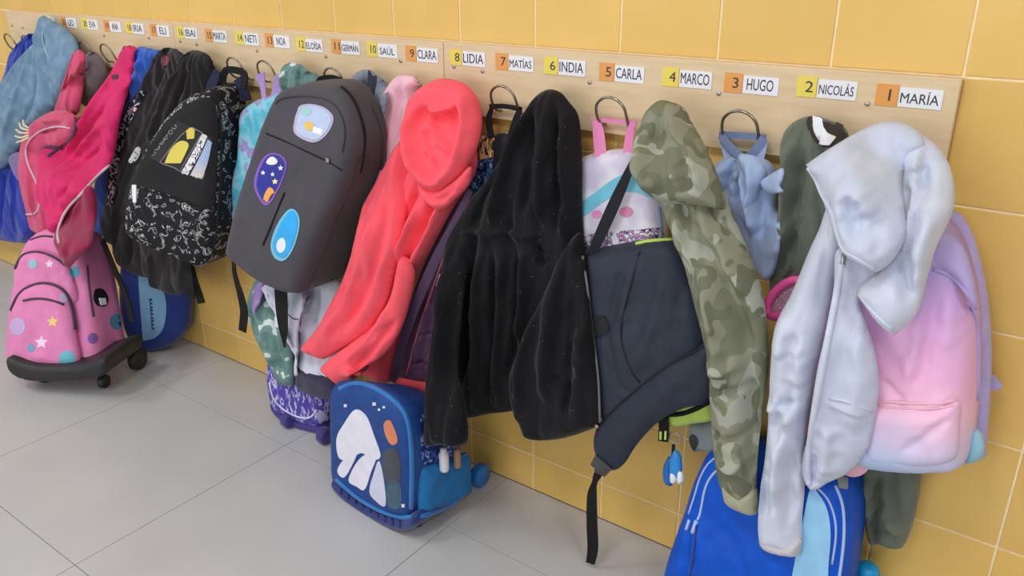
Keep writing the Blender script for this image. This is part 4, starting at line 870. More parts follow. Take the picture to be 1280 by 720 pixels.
# ================================================================== patterned pouch, hook seven
goldp = ramp_fabric('gold_zigzag_print', [(0.0, (30, 26, 26)), (0.42, (220, 170, 110)), (0.5, (60, 44, 40)), (0.56, (236, 190, 130))], scale=55, detail=1, mapscale=(2.2, 1, 0.6))
bluep = ramp_fabric('blue_leaf_print', [(0.0, (24, 32, 60)), (0.44, (60, 110, 170)), (0.52, (30, 44, 80)), (0.6, (120, 170, 200))], scale=60, detail=1, mapscale=(1, 1, 0.7), rot=(0, 0.6, 0))
t = thing('pouch', 'small gold and blue patterned bag on black straps beside the red jacket', 'bag', at(610, 250, 0.04))
pp = sheet('body', [(583, 178), (600, 170), (622, 168), (640, 168), (645, 200), (640, 260), (600, 270), (583, 250), (580, 215)], 0.045, t, bluep, T=0.02, B=0.02, R=0.025, seed=33)
decal('gold_band', [(584, 176, 1), (600, 171), (619, 169, 1), (617, 196, 1), (600, 199), (584, 197, 1)], pp, t, goldp, 0.0015)
decal('black_panel', [(619, 168, 1), (642, 168, 1), (642, 205, 1), (615, 240, 1)], pp, t, black_nylon, 0.002)
strap('strap', [(615, 134, 0.045), (611, 150, 0.05), (614, 172, 0.06)], [0.008, 0.014, 0.014], webbing, t, 0.003)
strap('strap', [(612, 133, 0.04), (632, 133, 0.036), (652, 137, 0.042)], 0.010, webbing, t, 0.003)
strap('strap', [(650, 137, 0.045), (644, 152, 0.05), (638, 172, 0.06)], [0.012, 0.014, 0.014], webbing, t, 0.003)

# ================================================================== coral red hooded jacket, hook eight
coral = fabric('coral_red_softshell', (250, 92, 106), 0.8, 0.04, 0.25, 500, 0.1)
plum = fabric('plum_lining', (104, 72, 104), 0.5, 0.12, 0.2, sheen=0.0); plum_d = fabric('plum_binding', (76, 52, 84), 0.6, 0.1)
t = thing('jacket', 'coral red hooded jacket with plum lining hanging below the number nine card', 'jacket', at(480, 490, 0.14))
rl = sheet('lining', [(583, 236), (592, 244), (590, 280), (580, 330), (570, 380), (562, 430), (556, 478), (525, 482), (488, 476), (496, 440), (508, 395), (524, 345), (545, 300), (566, 262)], [(575, 250, 0.08), (520, 460, 0.085)], t, plum, T=0.018, B=0.012, R=0.025, limit=0.03,
           folds=[([(560, 300), (540, 380), (520, 460)], 0.008, 0.008), ([(545, 390), (525, 470)], -0.007, 0.008), ([(535, 375), (560, 380)], -0.005, 0.004), ([(525, 415), (552, 420)], -0.005, 0.004), ([(515, 450), (545, 455)], -0.005, 0.004)], seed=34)
rb = sheet('body', [(513, 165), (500, 176), (486, 200), (478, 240), (476, 290), (476, 340), (474, 390), (462, 430), (446, 458), (456, 468), (486, 478), (492, 450), (505, 400), (522, 345), (545, 300), (568, 258), (592, 222), (594, 190), (560, 160)], [(550, 200, 0.10), (500, 300, 0.125), (470, 450, 0.105)], t, coral, limit=0.03,
           T=0.035, B=0.018, R=0.035, folds=[([(545, 236), (530, 270), (508, 330), (494, 410)], 0.018, 0.010), ([(530, 232), (516, 275), (503, 330)], -0.018, 0.010), ([(576, 228), (548, 282), (520, 345), (498, 420)], 0.018, 0.009), ([(560, 240), (535, 285), (510, 345)], -0.020, 0.008), ([(508, 190), (500, 240)], 0.010, 0.012)], seed=35, drape=(556, 150, 9, 0.008), crinkle=0.001)
sheet('hem', [(496, 471, 1), (520, 476), (556, 480, 1), (556, 495, 1), (520, 489), (494, 484, 1)], 0.125, t, coral, T=0.010, B=0.010, R=0.010, seed=36, noise=None, limit=0.02)
strap('binding', [(588, 238, 0.125), (570, 276, 0.14), (546, 322, 0.145), (521, 378, 0.14), (503, 430, 0.135), (492, 476, 0.13)], [0.012, 0.018, 0.022, 0.024, 0.022, 0.020], plum_d, t, 0.004)
seam('zip', [(572, 276), (556, 318), (541, 360), (524, 410), (508, 470)], [rl], t, fabric('pink_zip', (236, 120, 140), 0.6), 0.0024)
strap('care_label', [(594, 244, 0.115), (580, 266, 0.115), (568, 288, 0.112)], [0.004, 0.012, 0.008], white_cloth, t, 0.002)
strap('care_label', [(551, 343, 0.115), (547, 358, 0.115)], 0.008, white_cloth, t, 0.002)
rs1 = sheet('sleeve', [(500, 178), (484, 204), (470, 230), (457, 256), (449, 290), (441, 320), (430, 348), (416, 376), (398, 408), (377, 433, 1), (390, 442), (405, 449, 1), (425, 438), (448, 424), (468, 404), (484, 374), (496, 325), (506, 275), (512, 230), (512, 195)], [(500, 200, 0.12), (460, 330, 0.175), (395, 435, 0.215)], t, coral, limit=0.05,
            T=0.042, B=0.02, R=0.045, folds=[([(485, 240), (466, 310), (444, 370), (410, 422)], 0.010, 0.018), ([(498, 225), (490, 290), (468, 360), (435, 415)], -0.012, 0.010), ([(458, 320), (446, 355), (424, 388)], -0.009, 0.008), ([(470, 250), (462, 290)], -0.006, 0.008)], seed=37, drape=(505, 150, 9, 0.006), crinkle=0.001)
rs2 = sheet('sleeve', [(502, 320), (492, 360), (480, 388), (462, 410), (437, 430), (416, 445), (401, 459, 1), (412, 470), (427, 482, 1), (442, 474), (460, 460), (482, 442), (500, 414), (512, 378), (518, 340)], [(500, 360, 0.165), (420, 470, 0.225)], t, coral, limit=0.05,
            T=0.032, B=0.02, R=0.035, folds=[([(496, 375), (475, 410), (440, 450)], 0.008, 0.010), ([(502, 395), (478, 428), (450, 458)], -0.010, 0.008), ([(470, 410), (450, 430)], -0.006, 0.005)], seed=38, crinkle=0.001)
rh = sheet('hood', [(556, 98), (536, 103), (519, 117), (511, 140), (509, 168), (514, 198), (524, 222), (538, 236), (552, 238), (566, 228), (581, 214), (592, 196), (599, 172), (601, 148), (595, 122), (579, 104)], [(560, 110, 0.075), (550, 220, 0.145)], t, coral,
            T=0.05, B=0.025, R=0.032, folds=[([(543, 134), (562, 140), (584, 133), (586, 160), (578, 188), (562, 212), (548, 222), (534, 206), (525, 180), (526, 154)], -0.020, 0.012, 'd'), ([(543, 137), (563, 136), (584, 131)], 0.012, 0.006), ([(545, 140), (554, 168), (572, 190)], 0.018, 0.006, '-'), ([(540, 142), (534, 170), (544, 205)], 0.014, 0.006, '+'), ([(535, 160), (544, 195), (552, 218)], -0.010, 0.007), ([(586, 112), (592, 150), (580, 200)], 0.010, 0.007), ([(520, 140), (520, 180), (530, 215)], 0.008, 0.008)], seed=39, crinkle=0.001)
sheet('collar', [(522, 220), (536, 234), (552, 236), (570, 224), (588, 208), (586, 230), (570, 248), (553, 262), (540, 258), (528, 244)], 0.15, t, coral, T=0.018, B=0.02, R=0.02, folds=[([(535, 240), (555, 248), (575, 230)], -0.008, 0.006)], seed=40, crinkle=0.001, limit=0.03)

# ================================================================== black glittery hoodie, hook six
t = thing('hoodie', 'black velvet hoodie with tiny glitter specks, hanging in the middle', 'hoodie', at(650, 550, 0.12))
kb = sheet('body', [(684, 112), (700, 115), (711, 127), (722, 142), (726, 165), (728, 210), (728, 260), (731, 310), (736, 370), (720, 430), (690, 470), (660, 500), (643, 513), (612, 517), (584, 520), (576, 490), (572, 455), (570, 400), (572, 350), (575, 300), (588, 252), (604, 232), (622, 205), (640, 172), (655, 142), (668, 122)], [(690, 130, 0.075), (650, 250, 0.115), (620, 480, 0.12), (700, 400, 0.12)], t, glit,
           T=0.045, B=0.02, R=0.045, folds=[([(672, 130), (655, 180), (638, 240), (630, 280)], 0.020, 0.010), ([(680, 135), (672, 190), (665, 270)], -0.016, 0.009), ([(690, 130), (692, 190), (690, 280)], 0.018, 0.010), ([(704, 130), (708, 190), (708, 290)], -0.018, 0.008), ([(716, 145), (719, 220), (719, 300)], 0.018, 0.008),
                  ([(640, 190), (618, 235), (600, 285)], -0.014, 0.008), ([(588, 284), (630, 282), (692, 288)], 0.016, 0.006, '-'),
                  ([(590, 300), (584, 380), (580, 450)], 0.022, 0.008), ([(604, 295), (598, 380), (590, 480)], -0.022, 0.007), ([(617, 300), (612, 380), (606, 500)], 0.020, 0.008), ([(630, 300), (627, 400), (618, 505)], -0.020, 0.007), ([(642, 300), (641, 380), (634, 500)], 0.020, 0.008), ([(656, 300), (658, 380), (648, 470)], -0.018, 0.007), ([(668, 300), (672, 360), (662, 420)], 0.018, 0.008), ([(684, 300), (690, 330)], -0.014, 0.007)], seed=30, drape=(684, 70, 13, 0.010), limit=0.04)
ks = sheet('sleeve', [(592, 248), (578, 268), (563, 296), (553, 345), (546, 400), (540, 450), (536, 505), (537, 552), (560, 555), (583, 554), (583, 520), (577, 490), (571, 460), (576, 400), (582, 350), (594, 300), (602, 265)], [(590, 270, 0.12), (560, 420, 0.215), (560, 545, 0.285)], t, glit,
           T=0.045, B=0.02, R=0.035, folds=[([(575, 300), (565, 380), (556, 470), (556, 545)], 0.016, 0.008), ([(566, 330), (558, 420), (546, 530)], -0.016, 0.007), ([(580, 340), (568, 430), (568, 540)], -0.014, 0.007)], seed=31, drape=(600, 200, 12, 0.008), limit=0.012)
kf = sheet('front_panel', [(728, 292), (734, 350), (742, 420), (748, 470), (751, 510), (749, 530), (730, 540), (702, 548), (676, 550), (660, 544), (652, 526), (645, 508), (641, 462), (654, 428), (674, 382), (690, 346), (706, 310)], [(720, 310, 0.14), (690, 450, 0.17), (700, 540, 0.16)], t, glit,
           T=0.045, B=0.02, R=0.04, folds=[([(710, 330), (700, 400), (690, 500)], 0.014, 0.014), ([(725, 350), (722, 430), (720, 520)], -0.014, 0.010), ([(690, 370), (668, 430), (660, 500)], 0.014, 0.010), ([(735, 400), (738, 470)], 0.012, 0.010), ([(700, 460), (730, 490)], -0.008, 0.010)], seed=32, drape=(725, 230, 9, 0.010))
seam('zip', [(728, 320), (736, 370), (743, 425), (748, 475), (750, 528)], [kf, kb], t, fabric('grey_zip_tape', (110, 108, 112), 0.6), 0.0025)
p0 = at(746, 533, 0.2); box('zip_end', p0, (0.008, 0.003, 0.006), metal_zip, t, 0.001)

# ================================================================== denim jacket and blue jacket, far left hooks
den = ramp_fabric('washed_denim', [(0.0, (92, 120, 146)), (0.45, (112, 142, 168)), (0.6, (126, 154, 178)), (0.8, (140, 166, 188))], scale=24, detail=6, interp='LINEAR', rough=0.9)
t = tag(sheet('jacket', [(34, 43), (46, 46), (50, 58), (50, 120), (48, 200), (46, 262), (40, 300), (20, 303), (-10, 298), (-40, 290), (-40, 150), (-10, 118), (4, 96), (14, 66)], [(40, 50, 0.045), (15, 250, 0.05)], None, fabric('cobalt_blue_jersey', (34, 58, 166), 0.85, 0.1), T=0.02, B=0.012, R=0.03, seed=72, drape=(40, 20, 10, 0.012),
              folds=[([(20, 200), (26, 250), (24, 300)], 0.012, 0.010), ([(8, 210), (6, 290)], -0.012, 0.010)]), 'cobalt blue jacket hanging behind the denim jacket', 'jacket')
t = thing('jacket', 'washed light denim jacket hanging on the leftmost hooks', 'jacket', at(30, 240, 0.06))
db = sheet('body', [(46, 52), (62, 60), (76, 100), (80, 118), (66, 138), (50, 152), (36, 164), (24, 186), (12, 204), (-6, 214), (-30, 216), (-34, 160), (-18, 124), (8, 96), (28, 70)], [(50, 65, 0.06), (20, 160, 0.09)], t, den, T=0.03, B=0.015, R=0.03, seed=70, drape=(55, 20, 8, 0.008),
           folds=[([(45, 75), (35, 110), (15, 170)], 0.010, 0.010), ([(58, 85), (50, 120), (30, 160)], -0.010, 0.008), ([(15, 110), (28, 125)], 0.006, 0.004)])
dc = sheet('collar', [(52, 21), (62, 24), (80, 34), (94, 50), (97, 66), (92, 86), (84, 112), (78, 114), (68, 96), (58, 76), (49, 52)], [(60, 30, 0.05), (80, 100, 0.10)], t, den, T=0.03, B=0.015, R=0.025, seed=71, folds=[([(58, 28), (56, 50), (66, 78), (78, 108)], 0.014, 0.006, '+'), ([(62, 40), (66, 70), (76, 96)], -0.010, 0.006)])
seam('stitching', [(55, 30), (53, 50), (62, 76), (75, 108)], dc, t, fabric('pale_thread', (190, 200, 206), 0.8), 0.0016)
t = tag(sheet('scarf', [(12, 196), (24, 190), (31, 200), (30, 222), (24, 226), (16, 212)], 0.11, None, fabric('mauve_knit', (126, 106, 158), 0.9), T=0.012, B=0.01, R=0.012, res=0.006, seed=73), 'small mauve cloth showing below the denim jacket', 'scarf')

# grey hood behind the vest strap
t = tag(sheet('beanie', [(106, 70), (117, 65), (127, 74), (133, 94), (128, 106), (120, 124), (110, 134), (104, 118), (104, 92)], 0.05, None, fabric('taupe_knit', (112, 104, 106), 0.95, 0.1, 0.6, 300), T=0.03, B=0.015, R=0.03, seed=69, limit=0.01), 'taupe grey knitted hat hanging behind the magenta vest strap', 'hat')

# bright blue top, hook eighteen
t = tag(sheet('sweatshirt', [(170, 64), (176, 58), (188, 61), (200, 67), (193, 92), (180, 115), (165, 150), (152, 185), (143, 225), (138, 262), (130, 292), (120, 300), (112, 290), (118, 250), (128, 205), (142, 160), (155, 122), (163, 90)], [(180, 70, 0.045), (140, 220, 0.05)], None, fabric('bright_blue_jersey', (44, 92, 190), 0.85, 0.08), T=0.025, B=0.012, R=0.028, seed=64, drape=(182, 30, 12, 0.008),
              folds=[([(178, 68), (168, 105), (150, 160)], -0.010, 0.006), ([(188, 70), (172, 115)], 0.010, 0.008)]), 'bright blue sweatshirt hanging between the magenta vest and the black hoodies', 'sweatshirt')

# blue school bag behind it
t = thing('school_bag', 'dark blue school bag with a pale blue panel behind the pink wheeled bag', 'school bag', (-2.38, -0.1, 0))
FL_ = Frame(32, (-2.345, -0.125, 0.0))
lb = sheet('body', [(152, 330), (170, 318), (205, 316), (234, 326), (239, 355), (239, 388), (233, 412), (216, 430), (190, 439), (172, 432), (158, 415), (150, 380)], 0.0, t, fabric('dark_blue_nylon', (30, 54, 128), 0.5, 0.12), T=0.03, B=0.004, R=0.045, wall=0.05, fr=FL_, seed=77, noise=(0.003, 12, 8))
lp_ = decal('pale_panel', [(173, 345, 1), (196, 345), (200, 356), (206, 368), (208, 388), (204, 410), (194, 422), (179, 426, 1), (176, 390)], lb, t, fabric('pale_blue_panel', (124, 170, 206), 0.6, 0.05), 0.002, 3)
for i in range(9):
    y0 = 374+i*4.4; sgn = (i % 3)-1
    seam('panel_lettering', [(186.5+i*0.35, y0), (190.5+i*0.35, y0+0.6+sgn*0.8), (187+i*0.35, y0+2.6)], [lp_], t, plain('navy_lettering', (40, 66, 104), 0.7), 0.0022, 3, 0.0003, 4)

# ================================================================== dark hoodies, hooks sixteen and seventeen
dkh = fabric('soft_black_fleece', (38, 34, 35), 0.95, 0.1, 0.4, 350, 0.15)
t = thing('hoodie', 'black hoodie with white lettering down its sleeve edge beside the magenta vest', 'hoodie', at(160, 300, 0.05))
ph = sheet('body', [(205, 60), (218, 61), (229, 68), (236, 84), (222, 130), (200, 180), (180, 250), (165, 300), (148, 308), (136, 300), (131, 275), (133, 250), (136, 222), (140, 182), (148, 158), (161, 133), (176, 110), (186, 93), (196, 70)], [(210, 70, 0.045), (160, 200, 0.055), (150, 290, 0.06)], t, fabric('charcoal_black_jersey', (40, 36, 40), 0.92, 0.1), T=0.025, B=0.012, R=0.03, seed=63, drape=(210, 40, 12, 0.008),
           folds=[([(205, 75), (190, 110), (170, 160)], 0.010, 0.008), ([(215, 80), (195, 130)], -0.010, 0.008)])
decal('sleeve_lettering', [(176, 113, 1), (182, 116, 1), (168, 142), (156, 172), (148, 205), (144, 235), (140, 258, 1), (134, 256, 1), (137, 222), (141, 184), (150, 158), (162, 133)], ph, t, ramp_fabric('white_blue_lettering', [(0.0, (28, 30, 40)), (0.47, (60, 84, 120)), (0.51, (226, 228, 234)), (0.58, (176, 80, 100)), (0.62, (30, 32, 44))], scale=46, detail=0.6), 0.0015, 3)
decal('neck_label', [(204, 69), (212, 72), (210, 80), (204, 82), (201, 76)], ph, t, fabric('rose_label', (128, 66, 78), 0.8), 0.0015, 2)
bh = tag(sheet('hoodie', [(240, 63), (254, 65), (264, 73), (267, 90), (264, 120), (262, 180), (258, 260), (244, 325), (230, 364), (216, 368), (204, 362), (194, 350), (170, 343), (152, 325), (143, 295), (148, 255), (160, 212), (175, 170), (186, 148), (197, 122), (216, 94), (229, 71)], [(248, 75, 0.055), (215, 180, 0.065), (190, 330, 0.15), (222, 365, 0.17)], None, dkh, T=0.03, B=0.015, R=0.035, seed=62, limit=0.03, drape=(248, 40, 12, 0.010),
              folds=[([(235, 80), (215, 125), (195, 180)], 0.014, 0.010), ([(248, 80), (232, 120), (215, 170)], -0.012, 0.009), ([(170, 200), (158, 260), (152, 310)], 0.012, 0.010), ([(175, 250), (170, 330)], -0.012, 0.008), ([(200, 310), (205, 360)], 0.010, 0.008)]), 'plain black hoodie hanging behind the printed black backpack', 'hoodie')
decal('lace_trim', [(166, 192), (171, 184), (176, 186), (173, 197), (166, 203), (161, 202)], [ph, bh], bh, ramp_fabric('grey_white_trim', [(0.0, (226, 230, 228)), (0.55, (120, 130, 124))], scale=90), 0.002, 2)

# ================================================================== printed black backpack, hooks fourteen and fifteen
doodle = ramp_fabric('black_white_doodle_print', [(0.0, (28, 28, 32)), (0.52, (40, 40, 44)), (0.565, (176, 176, 176)), (0.61, (36, 36, 40)), (0.68, (190, 190, 186)), (0.74, (34, 34, 38))], scale=48, detail=2.0, distort=0.8, rough=0.7)
bk = fabric('matte_black_canvas', (36, 35, 37), 0.85, 0.08, 0.4, 600, 0.05)
t = thing('backpack', 'black backpack with white doodle print and a colour printed front panel', 'backpack', at(230, 335, 0.12))
FK = Frame(18, at(225, 225, 0.20))
kb2 = sheet('body', [(200, 160), (214, 141), (234, 123), (257, 113), (272, 117), (279, 145), (280, 195), (277, 255), (270, 312), (256, 332), (238, 329), (215, 319), (190, 308), (168, 296), (160, 281), (161, 258), (167, 228), (180, 193)], [(250, 130, -0.015), (210, 300, 0.01)], t, doodle, T=0.035, B=0.005, R=0.045, wall=0.10, fr=FK, noise=(0.003, 12, 8), seed=61, spread=0.02)
fp = decal('front_panel', [(203, 160), (216, 145), (236, 130), (256, 122), (268, 128), (272, 160), (271, 205), (266, 258), (240, 253), (205, 240), (168, 228), (182, 195)], kb2, t, bk, 0.003)
pr = decal('print', [(187, 197, 1), (204, 174), (222, 150, 1), (244, 161), (266, 173, 1), (261, 200), (252, 226, 1), (218, 212)], [fp], fp, plain('print_black', (28, 28, 30), 0.6), 0.001, 3)
outl = plain('print_outline_grey', (150, 150, 152), 0.7)
for ln in ([(200, 203), (219, 178), (238, 153)], [(238, 153), (246, 158), (254, 163)], [(254, 163), (240, 188), (223, 215)], [(223, 215), (211, 209), (200, 203)]):
    seam('print_line', ln, [pr], fp, outl, 0.0012, 3, 0.0003, 4)
decal('yellow_print', [(206, 204, 1), (214, 186), (226, 176), (236, 180), (232, 192), (226, 204, 1)], [pr], fp, plain('print_yellow', (228, 208, 92), 0.7), 0.001, 2)
decal('yellow_print', [(233, 163, 1), (244, 155, 1), (243, 173, 1), (234, 174, 1)], [pr], fp, plain('print_yellow', (228, 208, 92), 0.7), 0.001, 2)
decal('white_print', [(226, 217, 1), (240, 192), (253, 167, 1), (260, 169, 1), (250, 192), (234, 220, 1)], [pr], fp, ramp_fabric('white_black_lettering', [(0.0, (232, 232, 236)), (0.53, (40, 42, 48)), (0.6, (230, 230, 236))], scale=75, detail=0.5), 0.001, 2)
decal('picture_print', [(237, 221, 1), (250, 196), (260, 174, 1), (265, 178, 1), (260, 202), (252, 226, 1)], [pr], fp, ramp_fabric('pastel_picture', [(0.0, (226, 206, 170)), (0.5, (236, 216, 186)), (0.6, (170, 190, 226))], kind='grad', scale=1.5, interp='LINEAR'), 0.001, 2)
# outlined lettering beside the picture
for i, (cx, cy) in enumerate([(192, 191), (197, 184.5), (202, 178), (207, 171.5), (213, 165), (218, 158.5)]):
    seam('print_letter', [(cx-2.5, cy+2), (cx-1.5, cy-3), (cx+2.5, cy-2.5), (cx+2, cy+2.5), (cx-2.5, cy+2)], [pr], fp, outl, 0.0013, 3, 0.0003, 4)
seam('pocket_zip', [(166, 232), (190, 240), (215, 247), (245, 256), (268, 262)], kb2, t, webbing, 0.003)
seam('edge_binding', [(256, 119), (271, 123), (276, 160), (276, 210), (273, 262), (266, 315), (254, 329)], kb2, t, bk, 0.004)
decal('zip_tag', [(166, 231, 1), (171, 231, 1), (171, 253, 1), (167, 253, 1)], kb2, t, white_cloth, 0.003, 2)
nst = fabric('navy_webbing', (34, 34, 66), 0.8, 0.12)
strap('carry_handle', [(280, 112, 0.08), (279, 98, 0.065), (283, 88, 0.055), (296, 88, 0.055), (306, 94, 0.065), (303, 112, 0.085)], 0.018, webbing, t, 0.006)
strap('shoulder_strap', [(262, 120, 0.11), (266, 104, 0.095), (272, 88, 0.078)], [0.034, 0.028, 0.02], nst, t, 0.006)
strap('shoulder_strap', [(298, 98, 0.05), (304, 112, 0.052), (308, 126, 0.05)], 0.03, nst, t, 0.008)
strap('hanging_strap', [(238, 324, 0.18), (243, 350, 0.19), (248, 366, 0.19), (252, 379, 0.19)], [0.012, 0.022, 0.026, 0.026], webbing, t, 0.003)
strap('hanging_strap', [(233, 322, 0.19), (236, 352, 0.215), (238, 372, 0.215)], 0.03, webbing, t, 0.003)

# ================================================================== pink wheeled school bag, left on the floor
rose = fabric('candy_pink_nylon', (226, 134, 184), 0.6, 0.06, 0.25, 500, 0.05); zipb = fabric('dark_plum_zip', (72, 52, 72), 0.6, 0.1); blk = plain('black_plastic_base', (38, 36, 38), 0.5)
t = thing('wheeled_bag', 'pink wheeled school bag printed with planets and moons, at the left', 'school bag', (-2.33, -0.33, 0))
FP = Frame(25, (-2.325, -0.425, 0.0), tilt=20)
pbg = sheet('body', [(12, 450), (11, 420), (14, 384), (20, 350), (28, 318), (40, 297), (60, 286), (86, 287), (102, 305), (112, 345), (120, 395), (126, 452), (98, 459), (54, 460), (22, 456)], [(65, 300, -0.02), (65, 440, 0.0)], t, rose, T=0.03, B=0.005, R=0.04, wall=0.12, fr=FP, noise=(0.004, 14, 12), seed=74, limit=0.0)
mk_ = sheet('middle_pocket', [(18, 352), (20, 330), (30, 316), (48, 312), (68, 318), (84, 330), (92, 350), (96, 380), (60, 400), (18, 400)], 0.022, t, rose, T=0.03, B=0.02, R=0.035, fr=FP, noise=(0.004, 16, 14), seed=78, limit=0.0)
pk = sheet('front_pocket', [(13, 452), (12, 420), (15, 388), (26, 364), (46, 353), (66, 354), (82, 364), (90, 388), (95, 418), (98, 455), (54, 458), (24, 456)], 0.045, t, rose, T=0.035, B=0.03, R=0.04, fr=FP, noise=(0.004, 16, 14), seed=75, limit=0.0)
FP0 = Frame(25, (-2.325, -0.425, 0.0))
base_ = sheet('base', [(10, 447), (30, 454), (54, 458), (98, 457), (130, 448), (133, 464), (120, 472), (70, 477), (30, 474), (12, 462)], 0.055, t, blk, T=0.012, B=0.004, R=0.015, wall=0.175, fr=FP0, noise=None, seed=76, limit=0.0)
seam('zip', [(14, 388), (25, 366), (46, 355), (66, 356), (82, 366), (90, 386), (94, 412)], [pk, mk_, pbg], t, zipb, 0.006)
seam('zip', [(29, 376), (45, 373), (64, 375), (80, 381)], [pk], t, zipb, 0.004)
seam('zip', [(19, 336), (28, 319), (47, 315), (66, 321), (82, 332)], [mk_, pbg], t, zipb, 0.005)
seam('zip', [(38, 300), (52, 295), (66, 296)], [pbg], t, zipb, 0.0035)
seam('zip', [(109, 332), (111, 355), (114, 378), (117, 396)], [pbg], t, zipb, 0.004)
strap('zip_tag', [(94, 410, 0.3), (96, 420, 0.3), (97, 436, 0.3)], 0.012, fabric('pale_mauve', (206, 150, 170), 0.8), t, 0.003)
t_prints = [((39, 435), 5, (104, 168, 200)), ((22, 408), 11, (196, 170, 216)), ((66, 402), 8, (236, 206, 130)), ((52, 428), 9, (240, 214, 232)), ((84, 449), 11, (106, 184, 200)), ((93, 340), 7, (74, 172, 190)), ((146, 402), 10, (84, 140, 182)), ((150, 434), 10, (238, 222, 130)), ((116, 423), 7, (128, 84, 160)), ((41, 330), 6, (150, 196, 214)), ((62, 330), 6, (236, 206, 226)), ((80, 372), 6, (186, 176, 214))]
for (c, r, col) in t_prints:
    mt = plain('print_%d_%d_%d' % col, col, 0.6)
    if col[0] > 230: poly = star(c, r)
    else: poly = [(c[0]+r*0.9*math.cos(a), c[1]+r*math.sin(a)) for a in np.linspace(0, 6.283, 11)[:-1]]
    decal('printed_motif', poly, [pbg, pk, mk_], t, mt, 0.001, 2.5)
decal('side_pocket_opening', [(119, 362), (128, 362), (134, 372), (132, 382), (122, 382), (117, 374)], pbg, t, webbing, 0.004, 2.5)
decal('white_tag', [(122, 373, 1), (130, 373, 1), (131, 381, 1), (124, 382, 1)], pbg, t, white_cloth, 0.007, 2)
strap('side_strap', [(128, 300, 0.24), (142, 334, 0.25), (156, 366, 0.26), (166, 402, 0.27)], 0.02, webbing, t, 0.004)
for px, py, rr in ((51, 472, 0.02), (126, 478, 0.022)):
    w0 = floor_at(px, py, rr); disc('wheel', (w0[0], w0[1]+0.01, rr), (0.9, 0.42, 0), rr, 0.022, blk, t)
for px, py, rr in ((172, 448, 0.038), (92, 440, 0.038)):
    w0 = floor_at(px, py, rr); disc('wheel', (w0[0], w0[1], rr), (0.9, 0.42, 0), rr, 0.03, blk, t, 22)

# ================================================================== magenta quilted vest, hooks nineteen to twenty
mag = fabric('magenta_quilt', (214, 34, 104), 0.6, 0.08, 0.3, 200, 0.1); mag_d = fabric('dark_magenta_lining', (150, 30, 72), 0.7, 0.1); dusty = fabric('dusty_pink_fleece', (206, 74, 112), 0.9, 0.08); pipe_g = fabric('pale_grey_piping', (206, 186, 196), 0.6)
t = thing('vest', 'magenta quilted vest with pale piping hanging above the pink wheeled bag', 'vest', at(100, 330, 0.1))
ml = sheet('lining', [(110, 232), (118, 250), (118, 280), (116, 302), (102, 318), (86, 336, 1), (78, 318), (71, 298), (76, 276), (92, 252)], [(105, 250, 0.24), (86, 325, 0.36)], t, mag_d, limit=0.03, T=0.02, B=0.015, R=0.02, seed=65, folds=[([(108, 245), (95, 290), (86, 325)], 0.010, 0.007)])
mv_ = sheet('body', [(153, 64), (160, 57), (168, 62), (166, 92), (157, 122), (149, 152), (143, 186), (136, 207), (106, 240), (80, 270), (71, 292), (60, 272), (51, 242), (52, 202), (62, 172), (90, 155), (110, 135), (130, 110), (143, 86)], [(160, 70, 0.055), (110, 180, 0.12), (80, 250, 0.26), (72, 285, 0.31)], t, mag, T=0.03, B=0.015, R=0.03, seed=66, noise=(0.004, 18, 18),
            folds=[([(150, 90), (120, 140), (95, 190), (70, 240)], 0.012, 0.012), ([(145, 120), (118, 160), (92, 200)], -0.014, 0.007), ([(140, 150), (110, 185), (85, 225)], 0.012, 0.008), ([(135, 180), (105, 210), (80, 250)], -0.012, 0.007), ([(120, 130), (100, 160), (70, 190)], -0.012, 0.007), ([(150, 85), (140, 115)], -0.008, 0.006)])
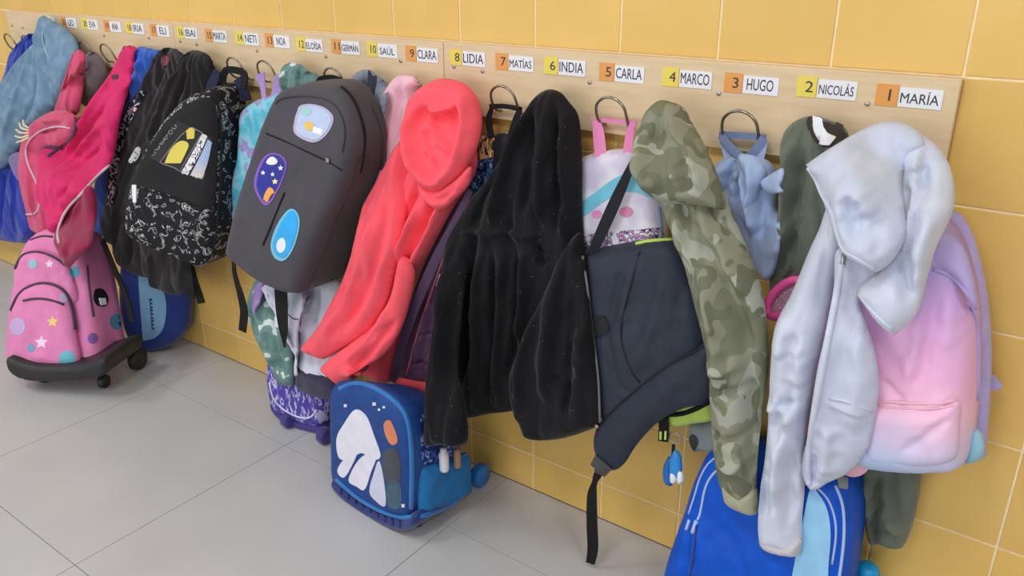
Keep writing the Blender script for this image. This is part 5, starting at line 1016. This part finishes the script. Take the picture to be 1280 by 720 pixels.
seam('piping', [(137, 206), (120, 222), (104, 240), (88, 256), (78, 272), (72, 290), (74, 304)], [mv_, ml], t, pipe_g, 0.0045)
decal('snap', [(141, 95), (146, 93), (148, 97), (142, 99)], mv_, t, buckle_m, 0.003, 1.5)
ms = sheet('strap', [(94, 64), (106, 67), (105, 96), (101, 122), (97, 142), (84, 144), (70, 140), (78, 112), (86, 86)], [(100, 70, 0.06), (85, 135, 0.12)], t, dusty, T=0.018, B=0.012, R=0.018, seed=67, folds=[([(98, 75), (94, 110), (88, 138)], 0.008, 0.006)])
mc = sheet('collar', [(40, 155), (58, 142), (78, 137), (94, 146), (96, 160), (90, 172), (74, 183), (58, 190), (55, 215), (58, 250), (64, 290), (46, 290), (36, 264), (28, 220), (28, 185)], [(70, 150, 0.16), (45, 250, 0.24)], t, dusty, T=0.025, B=0.015, R=0.025, seed=68, folds=[([(48, 165), (45, 210), (50, 270)], 0.012, 0.008), ([(55, 165), (80, 160)], -0.010, 0.007), ([(60, 150), (85, 148)], 0.008, 0.006)])
seam('piping', [(88, 160), (72, 158), (54, 162), (40, 172), (32, 186), (36, 208), (46, 228), (50, 250), (46, 266), (33, 268)], mc, t, pipe_g, 0.0035)
seam('collar_binding', [(94, 147), (95, 160), (86, 176), (72, 186), (60, 196)], [mc, mv_], t, fabric('plum_binding', (70, 48, 78), 0.7), 0.006)
seam('collar_binding', [(52, 186), (66, 182), (78, 186)], [mc, mv_], t, fabric('plum_binding', (70, 48, 78), 0.7), 0.005)

# cream tassel
t = thing('tassel', 'small cream cord tassel hanging beside the magenta vest collar', 'tassel', at(28, 178, 0.15))
cream = fabric('cream_cord', (232, 214, 176), 0.9)
for i, ln in enumerate([[(36, 160, 0.24), (30, 156, 0.24), (29, 150, 0.235)], [(36, 163, 0.24), (27, 160, 0.24), (24, 154, 0.235)], [(36, 166, 0.24), (26, 166, 0.24), (20, 162, 0.235)], [(36, 169, 0.24), (26, 172, 0.24), (19, 170, 0.235)], [(36, 172, 0.24), (27, 176, 0.24), (21, 178, 0.235)]]):
    tube('cord', [at(*q) for q in ln], 0.003, cream, t, 6)
